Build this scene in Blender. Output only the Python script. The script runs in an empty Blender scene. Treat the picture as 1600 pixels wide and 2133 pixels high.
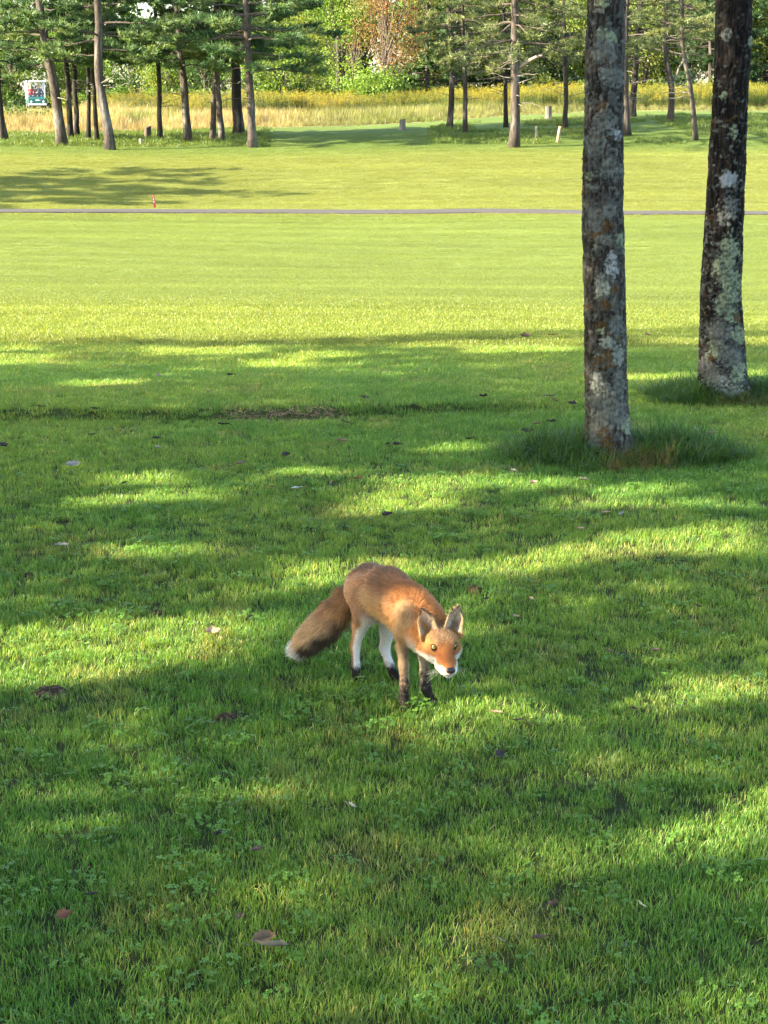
import bpy, math, random
import numpy as np
from mathutils import Vector, Matrix

# ------------------------------------------------------------------ camera, sky, sun, exposure
SC = bpy.context.scene
COL = SC.collection
R = math.radians
EYE = 1.6
FPX = 3200.0                                   # focal length in pixels of the 1600 x 2133 photograph
PITCH = math.atan((1066.5 - 190.0) / FPX)      # horizon lies at pixel row 190
cam_data = bpy.data.cameras.new('camera')
cam_data.sensor_fit = 'VERTICAL'
cam_data.sensor_height = 24.0
cam_data.lens = 24.0 * FPX / 2133.0
cam_data.clip_start = 0.05
cam_data.clip_end = 2000.0
cam = bpy.data.objects.new('camera', cam_data)
cam.location = (0, 0, EYE)
cam.rotation_euler = (math.pi / 2 - PITCH, 0, 0)
COL.objects.link(cam)
SC.camera = cam

SUN_EL, SUN_BACK = R(24.0), R(17.0)            # low sun from the left, a little behind the camera
SUN = np.array([-math.cos(SUN_BACK) * math.cos(SUN_EL), -math.sin(SUN_BACK) * math.cos(SUN_EL), math.sin(SUN_EL)])
world = bpy.data.worlds.new('World')
SC.world = world
world.use_nodes = True
wn = world.node_tree.nodes
bg = wn['Background']
sky = wn.new('ShaderNodeTexSky')
sky.sky_type = 'NISHITA'
sky.sun_disc = False
sky.sun_elevation = SUN_EL
sky.sun_rotation = math.atan2(SUN[0], SUN[1])
sky.air_density = 1.0
sky.dust_density = 1.5
sky.ozone_density = 1.0
world.node_tree.links.new(sky.outputs[0], bg.inputs[0])
bg.inputs[1].default_value = 0.115
sun_data = bpy.data.lights.new('sun', 'SUN')
sun_data.energy = 5.0
sun_data.angle = R(0.53)
sun_data.color = (1.0, 0.88, 0.68)
sun_ob = bpy.data.objects.new('sun', sun_data)
sun_ob.rotation_euler = Vector(SUN).to_track_quat('Z', 'Y').to_euler()
sun_ob.location = (-20, -8, 20)
COL.objects.link(sun_ob)
SC.view_settings.view_transform = 'Standard'
SC.view_settings.look = 'None'
SC.view_settings.gamma = 1.0
SC.view_settings.use_curve_mapping = False
SC.view_settings.exposure = 2.72
SC.render.engine = 'CYCLES'
SC.cycles.max_bounces = 8
SC.cycles.diffuse_bounces = 4
SC.cycles.transmission_bounces = 4
SC.cycles.use_denoising = True
SC.cycles.sample_clamp_indirect = 6.0

# ------------------------------------------------------------------ helpers
rng = np.random.default_rng(11)

def nrm(v):
    v = np.asarray(v, float)
    return v / np.maximum(np.linalg.norm(v, axis=-1, keepdims=True), 1e-9)

def sm(a, b, x):
    t = np.clip((np.asarray(x, float) - a) / (b - a), 0, 1)
    return t * t * (3 - 2 * t)

def hash3(ix, iy, iz, seed=0):
    h = (ix.astype(np.int64) * 374761393 + iy.astype(np.int64) * 668265263 + iz.astype(np.int64) * 2147483647 + seed * 974711) & 0xffffffff
    h = ((h ^ (h >> 13)) * 1274126177) & 0xffffffff
    h = (h ^ (h >> 16)) & 0xffffff
    return h / float(0xffffff)

def vnoise(P, seed=0):
    P = np.asarray(P, float)
    i = np.floor(P).astype(np.int64)
    f = P - i
    f = f * f * (3 - 2 * f)
    out = 0
    for dx in (0, 1):
        for dy in (0, 1):
            for dz in (0, 1):
                w = (f[..., 0] if dx else 1 - f[..., 0]) * (f[..., 1] if dy else 1 - f[..., 1]) * (f[..., 2] if dz else 1 - f[..., 2])
                out = out + w * hash3(i[..., 0] + dx, i[..., 1] + dy, i[..., 2] + dz, seed)
    return out

def fbm(P, oct=4, seed=0):
    P = np.asarray(P, float)
    a, s, o = 0.5, 0, 0
    for k in range(oct):
        o = o + a * vnoise(P * 2 ** k, seed + k * 17)
        s += a
        a *= 0.5
    return o / s

FWD = np.array([0, math.cos(PITCH), -math.sin(PITCH)])
UPV = np.array([0, math.sin(PITCH), math.cos(PITCH)])
ORG = np.array([0, 0, EYE])

def ray(px, py):
    return nrm(np.array([1.0, 0, 0]) * (px - 800) / FPX + UPV * (1066.5 - py) / FPX + FWD)

def project(P):
    d = np.asarray(P, float) - ORG
    z = d @ FWD
    return 800 + FPX * d[..., 0] / z, 1066.5 - FPX * (d @ UPV) / z

PY = np.array([-60, -20, 0, 5, 7, 8.3, 11, 15, 22, 30, 37, 41, 45, 50, 56, 62, 70, 90, 140, 200, 320.])
PZ = np.array([.8, .3, 0, 0, 0, -.03, -.16, -.48, -.95, -1.27, -1.42, -1.40, -1.22, -.80, -.40, -.17, 0, .08, .12, .6, 2.0])

def _pchip():
    h = np.diff(PY); d = np.diff(PZ) / h
    m = np.zeros(len(PY)); m[0], m[-1] = d[0], d[-1]
    m[1:-1] = (d[:-1] * h[1:] + d[1:] * h[:-1]) / (h[:-1] + h[1:])
    return m
PM = _pchip()

def gz(x, y):
    """height of the ground"""
    x = np.asarray(x, float); y = np.asarray(y, float)
    yc = np.clip(y, PY[0], PY[-1] - 1e-6)
    i = np.clip(np.searchsorted(PY, yc, side='right') - 1, 0, len(PY) - 2)
    h = PY[i + 1] - PY[i]; t = (yc - PY[i]) / h
    z = (2*t**3-3*t**2+1)*PZ[i] + (t**3-2*t**2+t)*h*PM[i] + (-2*t**3+3*t**2)*PZ[i+1] + (t**3-t**2)*h*PM[i+1]
    z = z + .55 * sm(-3, 14, x) * sm(46, 72, y)
    z = z + .28 * np.exp(-((x + 24) / 7) ** 2 - ((y - 108) / 7) ** 2)     # the bank the cart stands on
    z = z + .05 * np.sin(x * .33 + y * .11 + 1.0) * sm(8, 16, y) * (1 - sm(60, 80, y))
    z = z + .05 * np.sin(x * .21 - y * .31) * sm(9, 14, y) * (1 - sm(34, 39, y))
    led = 7.72 + .07 * np.sin(x * 1.3) + .17 * sm(-.6, 1.0, x)      # the low turf ledge
    z = z + .045 * sm(-.05, .05, y - led) * (1 - sm(.3, 1.3, x)) * (1 - sm(7.9, 9.6, y))
    return z

def px2ground(px, py, lift=0.0):
    d = ray(px, py)
    t = np.concatenate([np.arange(1.5, 12, .02), np.arange(12, 400, .1)])
    P = ORG + d * t[:, None]
    below = P[:, 2] - lift - gz(P[:, 0], P[:, 1]) < 0
    if not below.any():
        k = len(t) - 1
    else:
        k = int(np.argmax(below))
    a, b = t[max(k - 1, 0)], t[k]
    for _ in range(20):
        m = (a + b) / 2
        p = ORG + d * m
        if p[2] - lift < gz(p[0], p[1]): b = m
        else: a = m
    p = ORG + d * b
    return np.array([p[0], p[1], float(gz(p[0], p[1]))])

def at_depth(px, py, Y):
    d = ray(px, py)
    return ORG + d * (Y / d[1])

def s2l(r, g, b):
    c = np.array([r, g, b]) / 255.0
    return np.where(c <= .04045, c / 12.92, ((c + .055) / 1.055) ** 2.4)

class Acc:
    """collects vertices, faces and colours of one mesh"""
    def __init__(s):
        s.v, s.f, s.c, s.n = [], {3: [], 4: []}, [], 0
    def add(s, v, f, c=(.5, .5, .5)):
        v = np.asarray(v, float).reshape(-1, 3)
        f = np.asarray(f, int)
        if len(v) == 0: return s
        c = np.asarray(c, float)
        if c.ndim == 1: c = np.broadcast_to(c, (len(v), 3))
        s.v.append(v); s.c.append(c)
        s.f[f.shape[1]].append(f + s.n)
        s.n += len(v)
        return s
    def build(s, name, mat, parent=None, smooth=False, origin=None, extra=None):
        V = np.concatenate(s.v) if s.v else np.zeros((0, 3))
        Cc = np.concatenate(s.c) if s.c else np.zeros((0, 3))
        if origin is not None: V = V - np.asarray(origin)
        me = make_mesh(name, V, s.f, Cc, mat, smooth, extra)
        return link(name, me, parent)

def make_mesh(name, V, F, Cc=None, mat=None, smooth=False, extra=None):
    me = bpy.data.meshes.new(name)
    f3 = np.concatenate(F[3]) if F.get(3) else np.zeros((0, 3), int)
    f4 = np.concatenate(F[4]) if F.get(4) else np.zeros((0, 4), int)
    me.vertices.add(len(V))
    me.vertices.foreach_set('co', np.ascontiguousarray(V, dtype=np.float32).ravel())
    nl = f3.size + f4.size
    me.loops.add(nl)
    me.polygons.add(len(f3) + len(f4))
    me.loops.foreach_set('vertex_index', np.concatenate([f3.ravel(), f4.ravel()]).astype(np.int32))
    ls = np.concatenate([np.arange(len(f3)) * 3, f3.size + np.arange(len(f4)) * 4]).astype(np.int32)
    me.polygons.foreach_set('loop_start', ls)
    me.polygons.foreach_set('use_smooth', np.full(len(ls), bool(smooth)))
    if Cc is not None:
        a = me.attributes.new('col', 'FLOAT_COLOR', 'POINT')
        a.data.foreach_set('color', np.concatenate([Cc, np.ones((len(Cc), 1))], 1).astype(np.float32).ravel())
    for k, arr in (extra or {}).items():
        if arr.ndim == 2:
            me.attributes.new(k, 'FLOAT_VECTOR', 'POINT').data.foreach_set('vector', arr.astype(np.float32).ravel())
        elif arr.dtype.kind == 'i':
            me.attributes.new(k, 'INT', 'POINT').data.foreach_set('value', arr.astype(np.int32))
        else:
            me.attributes.new(k, 'FLOAT', 'POINT').data.foreach_set('value', arr.astype(np.float32))
    me.update(calc_edges=True)
    me.validate()
    if mat is not None: me.materials.append(mat)
    return me

def link(name, me, parent=None):
    o = bpy.data.objects.new(name, me)
    COL.objects.link(o)
    if parent is not None: o.parent = parent
    return o

def empty(name, loc):
    o = bpy.data.objects.new(name, None)
    o.empty_display_size = .2
    o.location = tuple(float(q) for q in loc)
    COL.objects.link(o)
    return o

def tag(o, label=None, cat=None, group=None, kind=None):
    if label: o['label'] = label
    if cat: o['category'] = cat
    if group: o['group'] = group
    if kind: o['kind'] = kind
    return o

def frame_of(d):
    d = nrm(d)
    a = np.array([0, 0, 1.0]) if abs(d[2]) < .9 else np.array([1.0, 0, 0])
    u = nrm(np.cross(a, d)); v = np.cross(d, u)
    return u, v

def tube(pts, rad, n=8, cap=True):
    pts = np.asarray(pts, float); rad = np.asarray(rad, float)
    m = len(pts)
    tan = np.gradient(pts, axis=0)
    u, _ = frame_of(tan[0])
    ang = np.arange(n) * 2 * math.pi / n
    vs = []
    for i in range(m):
        t = nrm(tan[i]); u = nrm(u - t * (u @ t)); w = np.cross(t, u)
        vs.append(pts[i] + rad[i] * (np.cos(ang)[:, None] * u + np.sin(ang)[:, None] * w))
    V = np.concatenate(vs)
    i = np.arange(m - 1)[:, None] * n; k = np.arange(n)[None, :]
    F = np.stack([i + k, i + (k + 1) % n, i + n + (k + 1) % n, i + n + k], -1).reshape(-1, 4)
    if cap:
        V = np.concatenate([V, pts[[0]], pts[[-1]]])
        kk = np.arange(n)
        c0 = np.stack([(kk + 1) % n, kk, np.full(n, m * n), np.full(n, m * n)], -1)
        return V, F, np.stack([(kk + 1) % n, kk, np.full(n, m * n)], -1), np.stack([(m - 1) * n + kk, (m - 1) * n + (kk + 1) % n, np.full(n, m * n + 1)], -1)
    return V, F

def add_tube(A, pts, rad, n=8, c=(.5, .5, .5), cap=True):
    r = tube(pts, rad, n, cap)
    base = A.n
    A.add(r[0], r[1], c)
    if cap:
        A.f[3].append(r[2] + base); A.f[3].append(r[3] + base)

def add_box(A, c, half, c3=(.5, .5, .5), M=None):
    s = np.array([[-1,-1,-1],[1,-1,-1],[1,1,-1],[-1,1,-1],[-1,-1,1],[1,-1,1],[1,1,1],[-1,1,1]], float) * np.asarray(half)
    if M is not None: s = s @ np.asarray(M).T
    f = [[3,2,1,0],[4,5,6,7],[0,1,5,4],[1,2,6,5],[2,3,7,6],[3,0,4,7]]
    A.add(s + np.asarray(c), f, c3)

# ------------------------------------------------------------------ materials
def mat_new(name):
    m = bpy.data.materials.new(name)
    m.use_nodes = True
    nt = m.node_tree
    for n in list(nt.nodes): nt.nodes.remove(n)
    return m, nt, nt.nodes, nt.links

def mat_plain(name, col, rough=.7, metal=0.0, spec=.3, noise=0.0, nscale=20):
    m, nt, N, L = mat_new(name)
    o = N.new('ShaderNodeOutputMaterial'); p = N.new('ShaderNodeBsdfPrincipled')
    p.inputs['Base Color'].default_value = (*col, 1); p.inputs['Roughness'].default_value = rough
    p.inputs['Metallic'].default_value = metal; p.inputs['Specular IOR Level'].default_value = spec
    if noise:
        t = N.new('ShaderNodeTexNoise'); t.inputs['Scale'].default_value = nscale; t.inputs['Detail'].default_value = 5
        c = N.new('ShaderNodeTexCoord'); L.new(c.outputs['Object'], t.inputs['Vector'])
        mx = N.new('ShaderNodeMix'); mx.data_type = 'RGBA'
        mx.inputs['A'].default_value = (*[q * (1 - noise) for q in col], 1)
        mx.inputs['B'].default_value = (*[min(1, q * (1 + noise)) for q in col], 1)
        L.new(t.outputs['Fac'], mx.inputs['Factor']); L.new(mx.outputs['Result'], p.inputs['Base Color'])
    L.new(p.outputs[0], o.inputs[0])
    return m

def mat_attr(name, rough=.8, spec=.2, bump=0.0, bscale=60.0, nvar=0.0, nscale=30.0, vscale=(1, 1, 1)):
    """colour from the mesh's own colour attribute, with fine procedural grain and relief"""
    m, nt, N, L = mat_new(name)
    o = N.new('ShaderNodeOutputMaterial'); p = N.new('ShaderNodeBsdfPrincipled')
    a = N.new('ShaderNodeAttribute'); a.attribute_name = 'col'
    p.inputs['Roughness'].default_value = rough; p.inputs['Specular IOR Level'].default_value = spec
    col = a.outputs['Color']
    if bump or nvar:
        c = N.new('ShaderNodeTexCoord'); mp = N.new('ShaderNodeMapping'); mp.inputs['Scale'].default_value = vscale
        L.new(c.outputs['Object'], mp.inputs['Vector'])
    if nvar:
        t = N.new('ShaderNodeTexNoise'); t.inputs['Scale'].default_value = nscale; t.inputs['Detail'].default_value = 6
        t.inputs['Roughness'].default_value = .65
        L.new(mp.outputs[0], t.inputs['Vector'])
        mr = N.new('ShaderNodeMapRange'); mr.inputs['From Min'].default_value = .3; mr.inputs['From Max'].default_value = .7
        mr.inputs['To Min'].default_value = 1 - nvar; mr.inputs['To Max'].default_value = 1 + nvar
        L.new(t.outputs['Fac'], mr.inputs['Value'])
        mul = N.new('ShaderNodeVectorMath'); mul.operation = 'SCALE'
        L.new(col, mul.inputs[0]); L.new(mr.outputs[0], mul.inputs['Scale']); col = mul.outputs[0]
    if bump:
        t2 = N.new('ShaderNodeTexNoise'); t2.inputs['Scale'].default_value = bscale; t2.inputs['Detail'].default_value = 7
        L.new(mp.outputs[0], t2.inputs['Vector'])
        b = N.new('ShaderNodeBump'); b.inputs['Strength'].default_value = bump; b.inputs['Distance'].default_value = .01
        L.new(t2.outputs['Fac'], b.inputs['Height']); L.new(b.outputs[0], p.inputs['Normal'])
    L.new(col, p.inputs['Base Color'])
    L.new(p.outputs[0], o.inputs[0])
    return m

def mat_leaf(name, instancer=None, trans=.45, rough=.5, spec=.25, attr='col', tgain=(1.35, 1.25, .55)):
    """thin leaves and blades: front light plus light shining through"""
    m, nt, N, L = mat_new(name)
    o = N.new('ShaderNodeOutputMaterial'); p = N.new('ShaderNodeBsdfPrincipled'); tr = N.new('ShaderNodeBsdfTranslucent')
    mix = N.new('ShaderNodeMixShader'); mix.inputs[0].default_value = trans
    a = N.new('ShaderNodeAttribute'); a.attribute_name = attr
    col = a.outputs['Color']
    if instancer:
        b = N.new('ShaderNodeAttribute'); b.attribute_type = 'INSTANCER'; b.attribute_name = instancer
        mul = N.new('ShaderNodeVectorMath'); mul.operation = 'MULTIPLY'
        L.new(col, mul.inputs[0]); L.new(b.outputs['Vector'], mul.inputs[1]); col = mul.outputs[0]
    p.inputs['Roughness'].default_value = rough; p.inputs['Specular IOR Level'].default_value = spec
    g = N.new('ShaderNodeVectorMath'); g.operation = 'MULTIPLY'; g.inputs[1].default_value = tgain
    L.new(col, g.inputs[0]); L.new(g.outputs[0], tr.inputs['Color']); L.new(col, p.inputs['Base Color'])
    L.new(p.outputs[0], mix.inputs[1]); L.new(tr.outputs[0], mix.inputs[2]); L.new(mix.outputs[0], o.inputs[0])
    return m

M_BARK = mat_attr('bark', .9, .1, bump=.6, bscale=90, nvar=.35, nscale=60, vscale=(1, 1, .35))
M_BARK_FAR = mat_attr('bark_far', .9, .1, bump=.7, bscale=18, nvar=.55, nscale=16, vscale=(1, 1, .3))
M_LEAF = mat_leaf('foliage', trans=.4)
M_NEEDLE = mat_leaf('needles', trans=.3, rough=.45, spec=.3, tgain=(1.2, 1.15, .6))
M_GRASS = mat_leaf('grass_blades', 'tint', trans=.45, rough=.38, spec=.35)
M_WOOD = mat_attr('weathered_wood', .85, .15, bump=.3, bscale=40, nvar=.3, nscale=25, vscale=(1, 1, .2))
# ------------------------------------------------------------------ ground
def lit(a, b, t): 
    return np.asarray(a) + (np.asarray(b) - np.asarray(a)) * np.asarray(t)[..., None]

G_LAWN = np.array([.125, .190, .028]); G_ROUGH = np.array([.148, .172, .040]); G_FAIR = np.array([.130, .166, .037])
G_FAR = np.array([.148, .166, .038]); G_MEADOW = np.array([.21, .18, .075])

PATH_PX = [(-900, 443), (-300, 442), (0, 441), (300, 441.5), (600, 441.5), (850, 443), (1000, 441), (1150, 442), (1300, 445), (1600, 446), (2100, 449), (2800, 452)]
PATH_W = np.array([px2ground(*p) for p in PATH_PX])

def path_y(x): return np.interp(x, PATH_W[:, 0], PATH_W[:, 1])

def meadow_y(x):
    """where the mown grass ends and the meadow begins"""
    return np.interp(x, [-30, -13, -6, 0, 6, 14, 30], [64, 66, 70, 74, 80, 82, 82])

def ground_colour(x, y):
    P = np.stack([x, y, np.zeros_like(x)], -1)
    n1 = .5 * fbm(P * np.array([.55, 1.6, 1]), 4, 3) + .5 * fbm(P * np.array([.12, 2.4, 1]) + 7, 3, 13); n2 = fbm(P * np.array([.25, .9, 1]) + 40, 3, 9)
    edge = 14.8 + .8 * np.sin(x * .5 + .6) + .9 * sm(0, 5, x) + 4.5 * (n2 - .5)
    c = lit(np.broadcast_to(G_LAWN, P.shape), G_ROUGH, sm(8.5, 11.0, y + 2 * (n1 - .5)) * (.75 + .5 * (n1 - .5)))
    c = lit(c, G_FAIR, sm(-1.6, 1.6, y - edge))
    c = lit(c, G_FAR, sm(-1.2, -.6, y - path_y(x)))
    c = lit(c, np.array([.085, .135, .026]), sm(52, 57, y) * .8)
    c = lit(c, G_MEADOW, sm(-1, 1.5, y - meadow_y(x)))
    c = lit(c, np.array([.12, .14, .05]), sm(100, 125, y))
    return c * (0.78 + .44 * n1)[..., None]

def axis(segs):
    out = [segs[0][0]]
    for a, b, s in segs:
        n = max(1, int(round((b - a) / s)))
        out += list(a + (b - a) * (np.arange(n) + 1) / n)
    return np.array(out)

gx = axis([(-420, -90, 30), (-90, -30, 6), (-30, -8, 1.0), (-8, 8, .16), (8, 30, 1.0), (30, 90, 6), (90, 420, 30)])
gy = axis([(-60, -6, 4), (-6, 1.5, .5), (1.5, 10, .085), (10, 20, .25), (20, 36, .5), (36, 46, .35), (46, 80, .6), (80, 150, 3), (150, 600, 30)])
X, Y = np.meshgrid(gx, gy)
Zg = gz(X, np.clip(Y, -60, 320)) + .01 * (fbm(np.stack([X * 2.2, Y * 2.2, X * 0], -1), 3, 5) - .5)
V = np.stack([X, Y, Zg], -1).reshape(-1, 3)
nx, ny = len(gx), len(gy)
i = (np.arange(ny - 1)[:, None] * nx + np.arange(nx - 1)[None, :]).ravel()
F = np.stack([i, i + 1, i + nx + 1, i + nx], -1)
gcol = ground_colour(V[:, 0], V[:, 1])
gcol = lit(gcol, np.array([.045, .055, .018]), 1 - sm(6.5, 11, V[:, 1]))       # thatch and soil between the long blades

m, nt, N, L = mat_new('turf')
o = N.new('ShaderNodeOutputMaterial'); p = N.new('ShaderNodeBsdfPrincipled')
p.inputs['Roughness'].default_value = .9; p.inputs['Specular IOR Level'].default_value = .1
a = N.new('ShaderNodeAttribute'); a.attribute_name = 'col'
tc = N.new('ShaderNodeTexCoord')
def noise(scale, vs, det=6, rough=.65):
    mp = N.new('ShaderNodeMapping'); mp.inputs['Scale'].default_value = vs
    t = N.new('ShaderNodeTexNoise'); t.inputs['Scale'].default_value = scale; t.inputs['Detail'].default_value = det; t.inputs['Roughness'].default_value = rough
    L.new(tc.outputs['Object'], mp.inputs['Vector']); L.new(mp.outputs[0], t.inputs['Vector'])
    return t.outputs['Fac']
def rng_map(v, a0, a1, b0, b1):
    mr = N.new('ShaderNodeMapRange'); mr.inputs[1].default_value = a0; mr.inputs[2].default_value = a1; mr.inputs[3].default_value = b0; mr.inputs[4].default_value = b1
    L.new(v, mr.inputs[0]); return mr.outputs[0]
def mulv(c, f):
    q = N.new('ShaderNodeVectorMath'); q.operation = 'SCALE'; L.new(c, q.inputs[0]); L.new(f, q.inputs['Scale']); return q.outputs[0]
c = mulv(a.outputs['Color'], rng_map(noise(28, (1, 1, 1)), .3, .7, .6, 1.4))
c = mulv(c, rng_map(noise(1.6, (.35, 2.2, 1), 5), .3, .7, .8, 1.2))
c = mulv(c, rng_map(noise(.35, (.5, 1.5, 1), 4), .3, .7, .85, 1.15))
L.new(c, p.inputs['Base Color'])
b = N.new('ShaderNodeBump'); b.inputs['Strength'].default_value = .8; b.inputs['Distance'].default_value = .03
L.new(noise(45, (1, 1, 1), 8, .75), b.inputs['Height']); L.new(b.outputs[0], p.inputs['Normal'])
L.new(p.outputs[0], o.inputs[0])
M_TURF = m
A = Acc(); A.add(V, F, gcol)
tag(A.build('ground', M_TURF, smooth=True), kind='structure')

# cart path
xs = np.arange(-70, 70.1, .5)
yc = path_y(xs) + .04 * np.sin(xs * .8)
A = Acc()
hw = .44
rows = []
for off, dz in ((-hw, -.08), (-hw, .035), (0, .05), (hw, .035), (hw, -.08)):
    rows.append(np.stack([xs, yc + off, gz(xs, yc + off) + dz], -1))
Vp = np.concatenate(rows); n = len(xs)
for k in range(4):
    i = np.arange(n - 1) + k * n
    A.add(Vp if k == 0 else np.zeros((0, 3)), np.stack([i, i + 1, i + n + 1, i + n], -1)) if k == 0 else A.f[4].append(np.stack([i, i + 1, i + n + 1, i + n], -1))
M_ASPH = mat_plain('asphalt', (.060, .054, .048), .95, noise=.25, nscale=6)
tag(A.build('cart_path', M_ASPH), kind='structure')

# ------------------------------------------------------------------ grass (one mass of instanced blades per kind)
def blade_mesh(name, nb, rad, h0, h1, w0, w1, cols, seed, segs=3, bend=.6, mat=None):
    r = np.random.default_rng(seed)
    A = Acc()
    for k in range(nb):
        a = r.uniform(0, 6.283); rr = rad * math.sqrt(r.random())
        base = np.array([rr * math.cos(a), rr * math.sin(a), -.004])
        h = r.uniform(h0, h1); w = r.uniform(w0, w1)
        az = r.uniform(0, 6.283); out = np.array([math.cos(az), math.sin(az), 0])
        lean = r.uniform(.05, bend); side = np.array([-out[1], out[0], 0])
        tw = r.uniform(-.8, .8); side = side * math.cos(tw) + out * math.sin(tw)
        t = np.linspace(0, 1, segs + 1)
        ctr = base + np.outer(t * h, [0, 0, 1]) * np.cos(lean * t)[:, None] + np.outer(h * lean * t ** 1.8, out)
        ww = w * np.array([.85, 1, .75, .3, .1, 0])[:segs + 1] if segs <= 4 else w * (1 - t)
        ww[-1] = 0
        c = np.array(cols[r.integers(len(cols))]) * r.uniform(.8, 1.2)
        Lh = ctr - side * ww[:, None] / 2; Rh = ctr + side * ww[:, None] / 2
        V = np.empty((2 * segs + 1, 3)); V[0:2 * segs:2] = Lh[:-1]; V[1:2 * segs:2] = Rh[:-1]; V[-1] = ctr[-1]
        f = []
        for s in range(segs - 1):
            q = 2 * s; f += [[q, q + 1, q + 3], [q, q + 3, q + 2]]
        f.append([2 * segs - 2, 2 * segs - 1, 2 * segs])
        cv = np.repeat(c[None], len(V), 0); cv[-1] *= 1.55; cv[-3:-1] *= 1.15          # bright tips: highlight painted into the blade colour for contrast
        A.add(V, f, cv)
    V = np.concatenate(A.v); C = np.concatenate(A.c)
    me = make_mesh(name, V, A.f, C, mat or M_GRASS)
    return bpy.data.objects.new(name, me)

def clover_mesh(name, nl, rad, seed, size=.0072):
    r = np.random.default_rng(seed)
    A = Acc()
    for k in range(nl):
        a = r.uniform(0, 6.283); rr = rad * math.sqrt(r.random())
        top = np.array([rr * math.cos(a), rr * math.sin(a), r.uniform(.016, .034)])
        tilt = nrm(np.array([r.normal(0, .3), r.normal(0, .3) - .15, 1]))
        u, v = frame_of(tilt); ph = r.uniform(0, 6.283)
        c = np.array([.8, 1.0, .95]) * r.uniform(.75, 1.15); sz = size * r.uniform(.7, 1.25)
        for j in range(3):
            th = ph + j * 2.094
            d = u * math.cos(th) + v * math.sin(th); e = np.cross(tilt, d)
            pts = [top, top + d * .55 * sz + e * .5 * sz, top + d * 1.0 * sz + e * .42 * sz, top + d * .9 * sz - tilt * .1 * sz, top + d * 1.0 * sz - e * .42 * sz, top + d * .55 * sz - e * .5 * sz]
            A.add(pts, [[0, 3, 1], [1, 3, 2], [0, 5, 3], [5, 4, 3]], c)
        add_tube(A, [top * [1, 1, 0], top * [1, 1, .5] + [.001, 0, 0], top], [.0005] * 3, 3, c * .8, cap=False)
    V = np.concatenate(A.v); C = np.concatenate(A.c)
    return bpy.data.objects.new(name, make_mesh(name, V, A.f, C, M_GRASS))

def scatter(name, protos, P, rot, scl, idx, tint, label, cat):
    pc = bpy.data.collections.new(name + '_blades')
    for k, ob in enumerate(protos):
        ob.name = '%s_%02d' % (name, k)
        pc.objects.link(ob)
    me = bpy.data.meshes.new(name)
    me.vertices.add(len(P)); me.vertices.foreach_set('co', P.astype(np.float32).ravel())
    for k, arr in (('rot', rot), ('scl', scl), ('tint', tint)):
        me.attributes.new(k, 'FLOAT_VECTOR', 'POINT').data.foreach_set('vector', arr.astype(np.float32).ravel())
    me.attributes.new('idx', 'INT', 'POINT').data.foreach_set('value', idx.astype(np.int32))
    ob = link(name, me)
    ng = bpy.data.node_groups.new(name, 'GeometryNodeTree')
    ng.interface.new_socket('Geometry', in_out='INPUT', socket_type='NodeSocketGeometry')
    ng.interface.new_socket('Geometry', in_out='OUTPUT', socket_type='NodeSocketGeometry')
    N, L = ng.nodes, ng.links
    gi, go = N.new('NodeGroupInput'), N.new('NodeGroupOutput')
    ci = N.new('GeometryNodeCollectionInfo'); ci.inputs[0].default_value = pc
    ci.inputs['Separate Children'].default_value = True; ci.inputs['Reset Children'].default_value = True
    ip = N.new('GeometryNodeInstanceOnPoints')
    ip.inputs['Pick Instance'].default_value = True
    def na(n, t):
        q = N.new('GeometryNodeInputNamedAttribute'); q.data_type = t; q.inputs[0].default_value = n
        return q.outputs[0]
    L.new(gi.outputs[0], ip.inputs['Points']); L.new(ci.outputs[0], ip.inputs['Instance'])
    L.new(na('idx', 'INT'), ip.inputs['Instance Index'])
    L.new(na('rot', 'FLOAT_VECTOR'), ip.inputs['Rotation']); L.new(na('scl', 'FLOAT_VECTOR'), ip.inputs['Scale'])
    L.new(ip.outputs[0], go.inputs[0])
    mod = ob.modifiers.new('blades', 'NODES'); mod.node_group = ng
    return tag(ob, label, cat, kind='stuff')

def wedge(y0, y1, dens, margin, pw=0.0, k=.262):
    """random ground points in the view wedge (with a margin either side), denser towards the camera"""
    ys = np.linspace(y0, y1, 400); w = 2 * (k * ys + margin) * ys ** (-pw)
    area = np.trapz(2 * (k * ys + margin) * (ys / y0) ** (-pw), ys)
    n = int(area * dens)
    cdf = np.cumsum(w); cdf /= cdf[-1]
    y = np.interp(rng.random(n), cdf, ys)
    x = rng.uniform(-1, 1, n) * (k * y + margin)
    return x, y

SOIL = [(105, 1448, .050, .022), (475, 1502, .040, .012), (330, 1283, .022, .012), (992, 1232, .028, .016), (60, 1205, .018, .012)]
SOIL_W = [(*px2ground(q[0], q[1])[:2], q[2], q[3]) for q in SOIL]
STRAW = [px2ground(q, w)[:2] for q, w in ((490, 871), (560, 869), (600, 870), (640, 869), (680, 866))]

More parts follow.
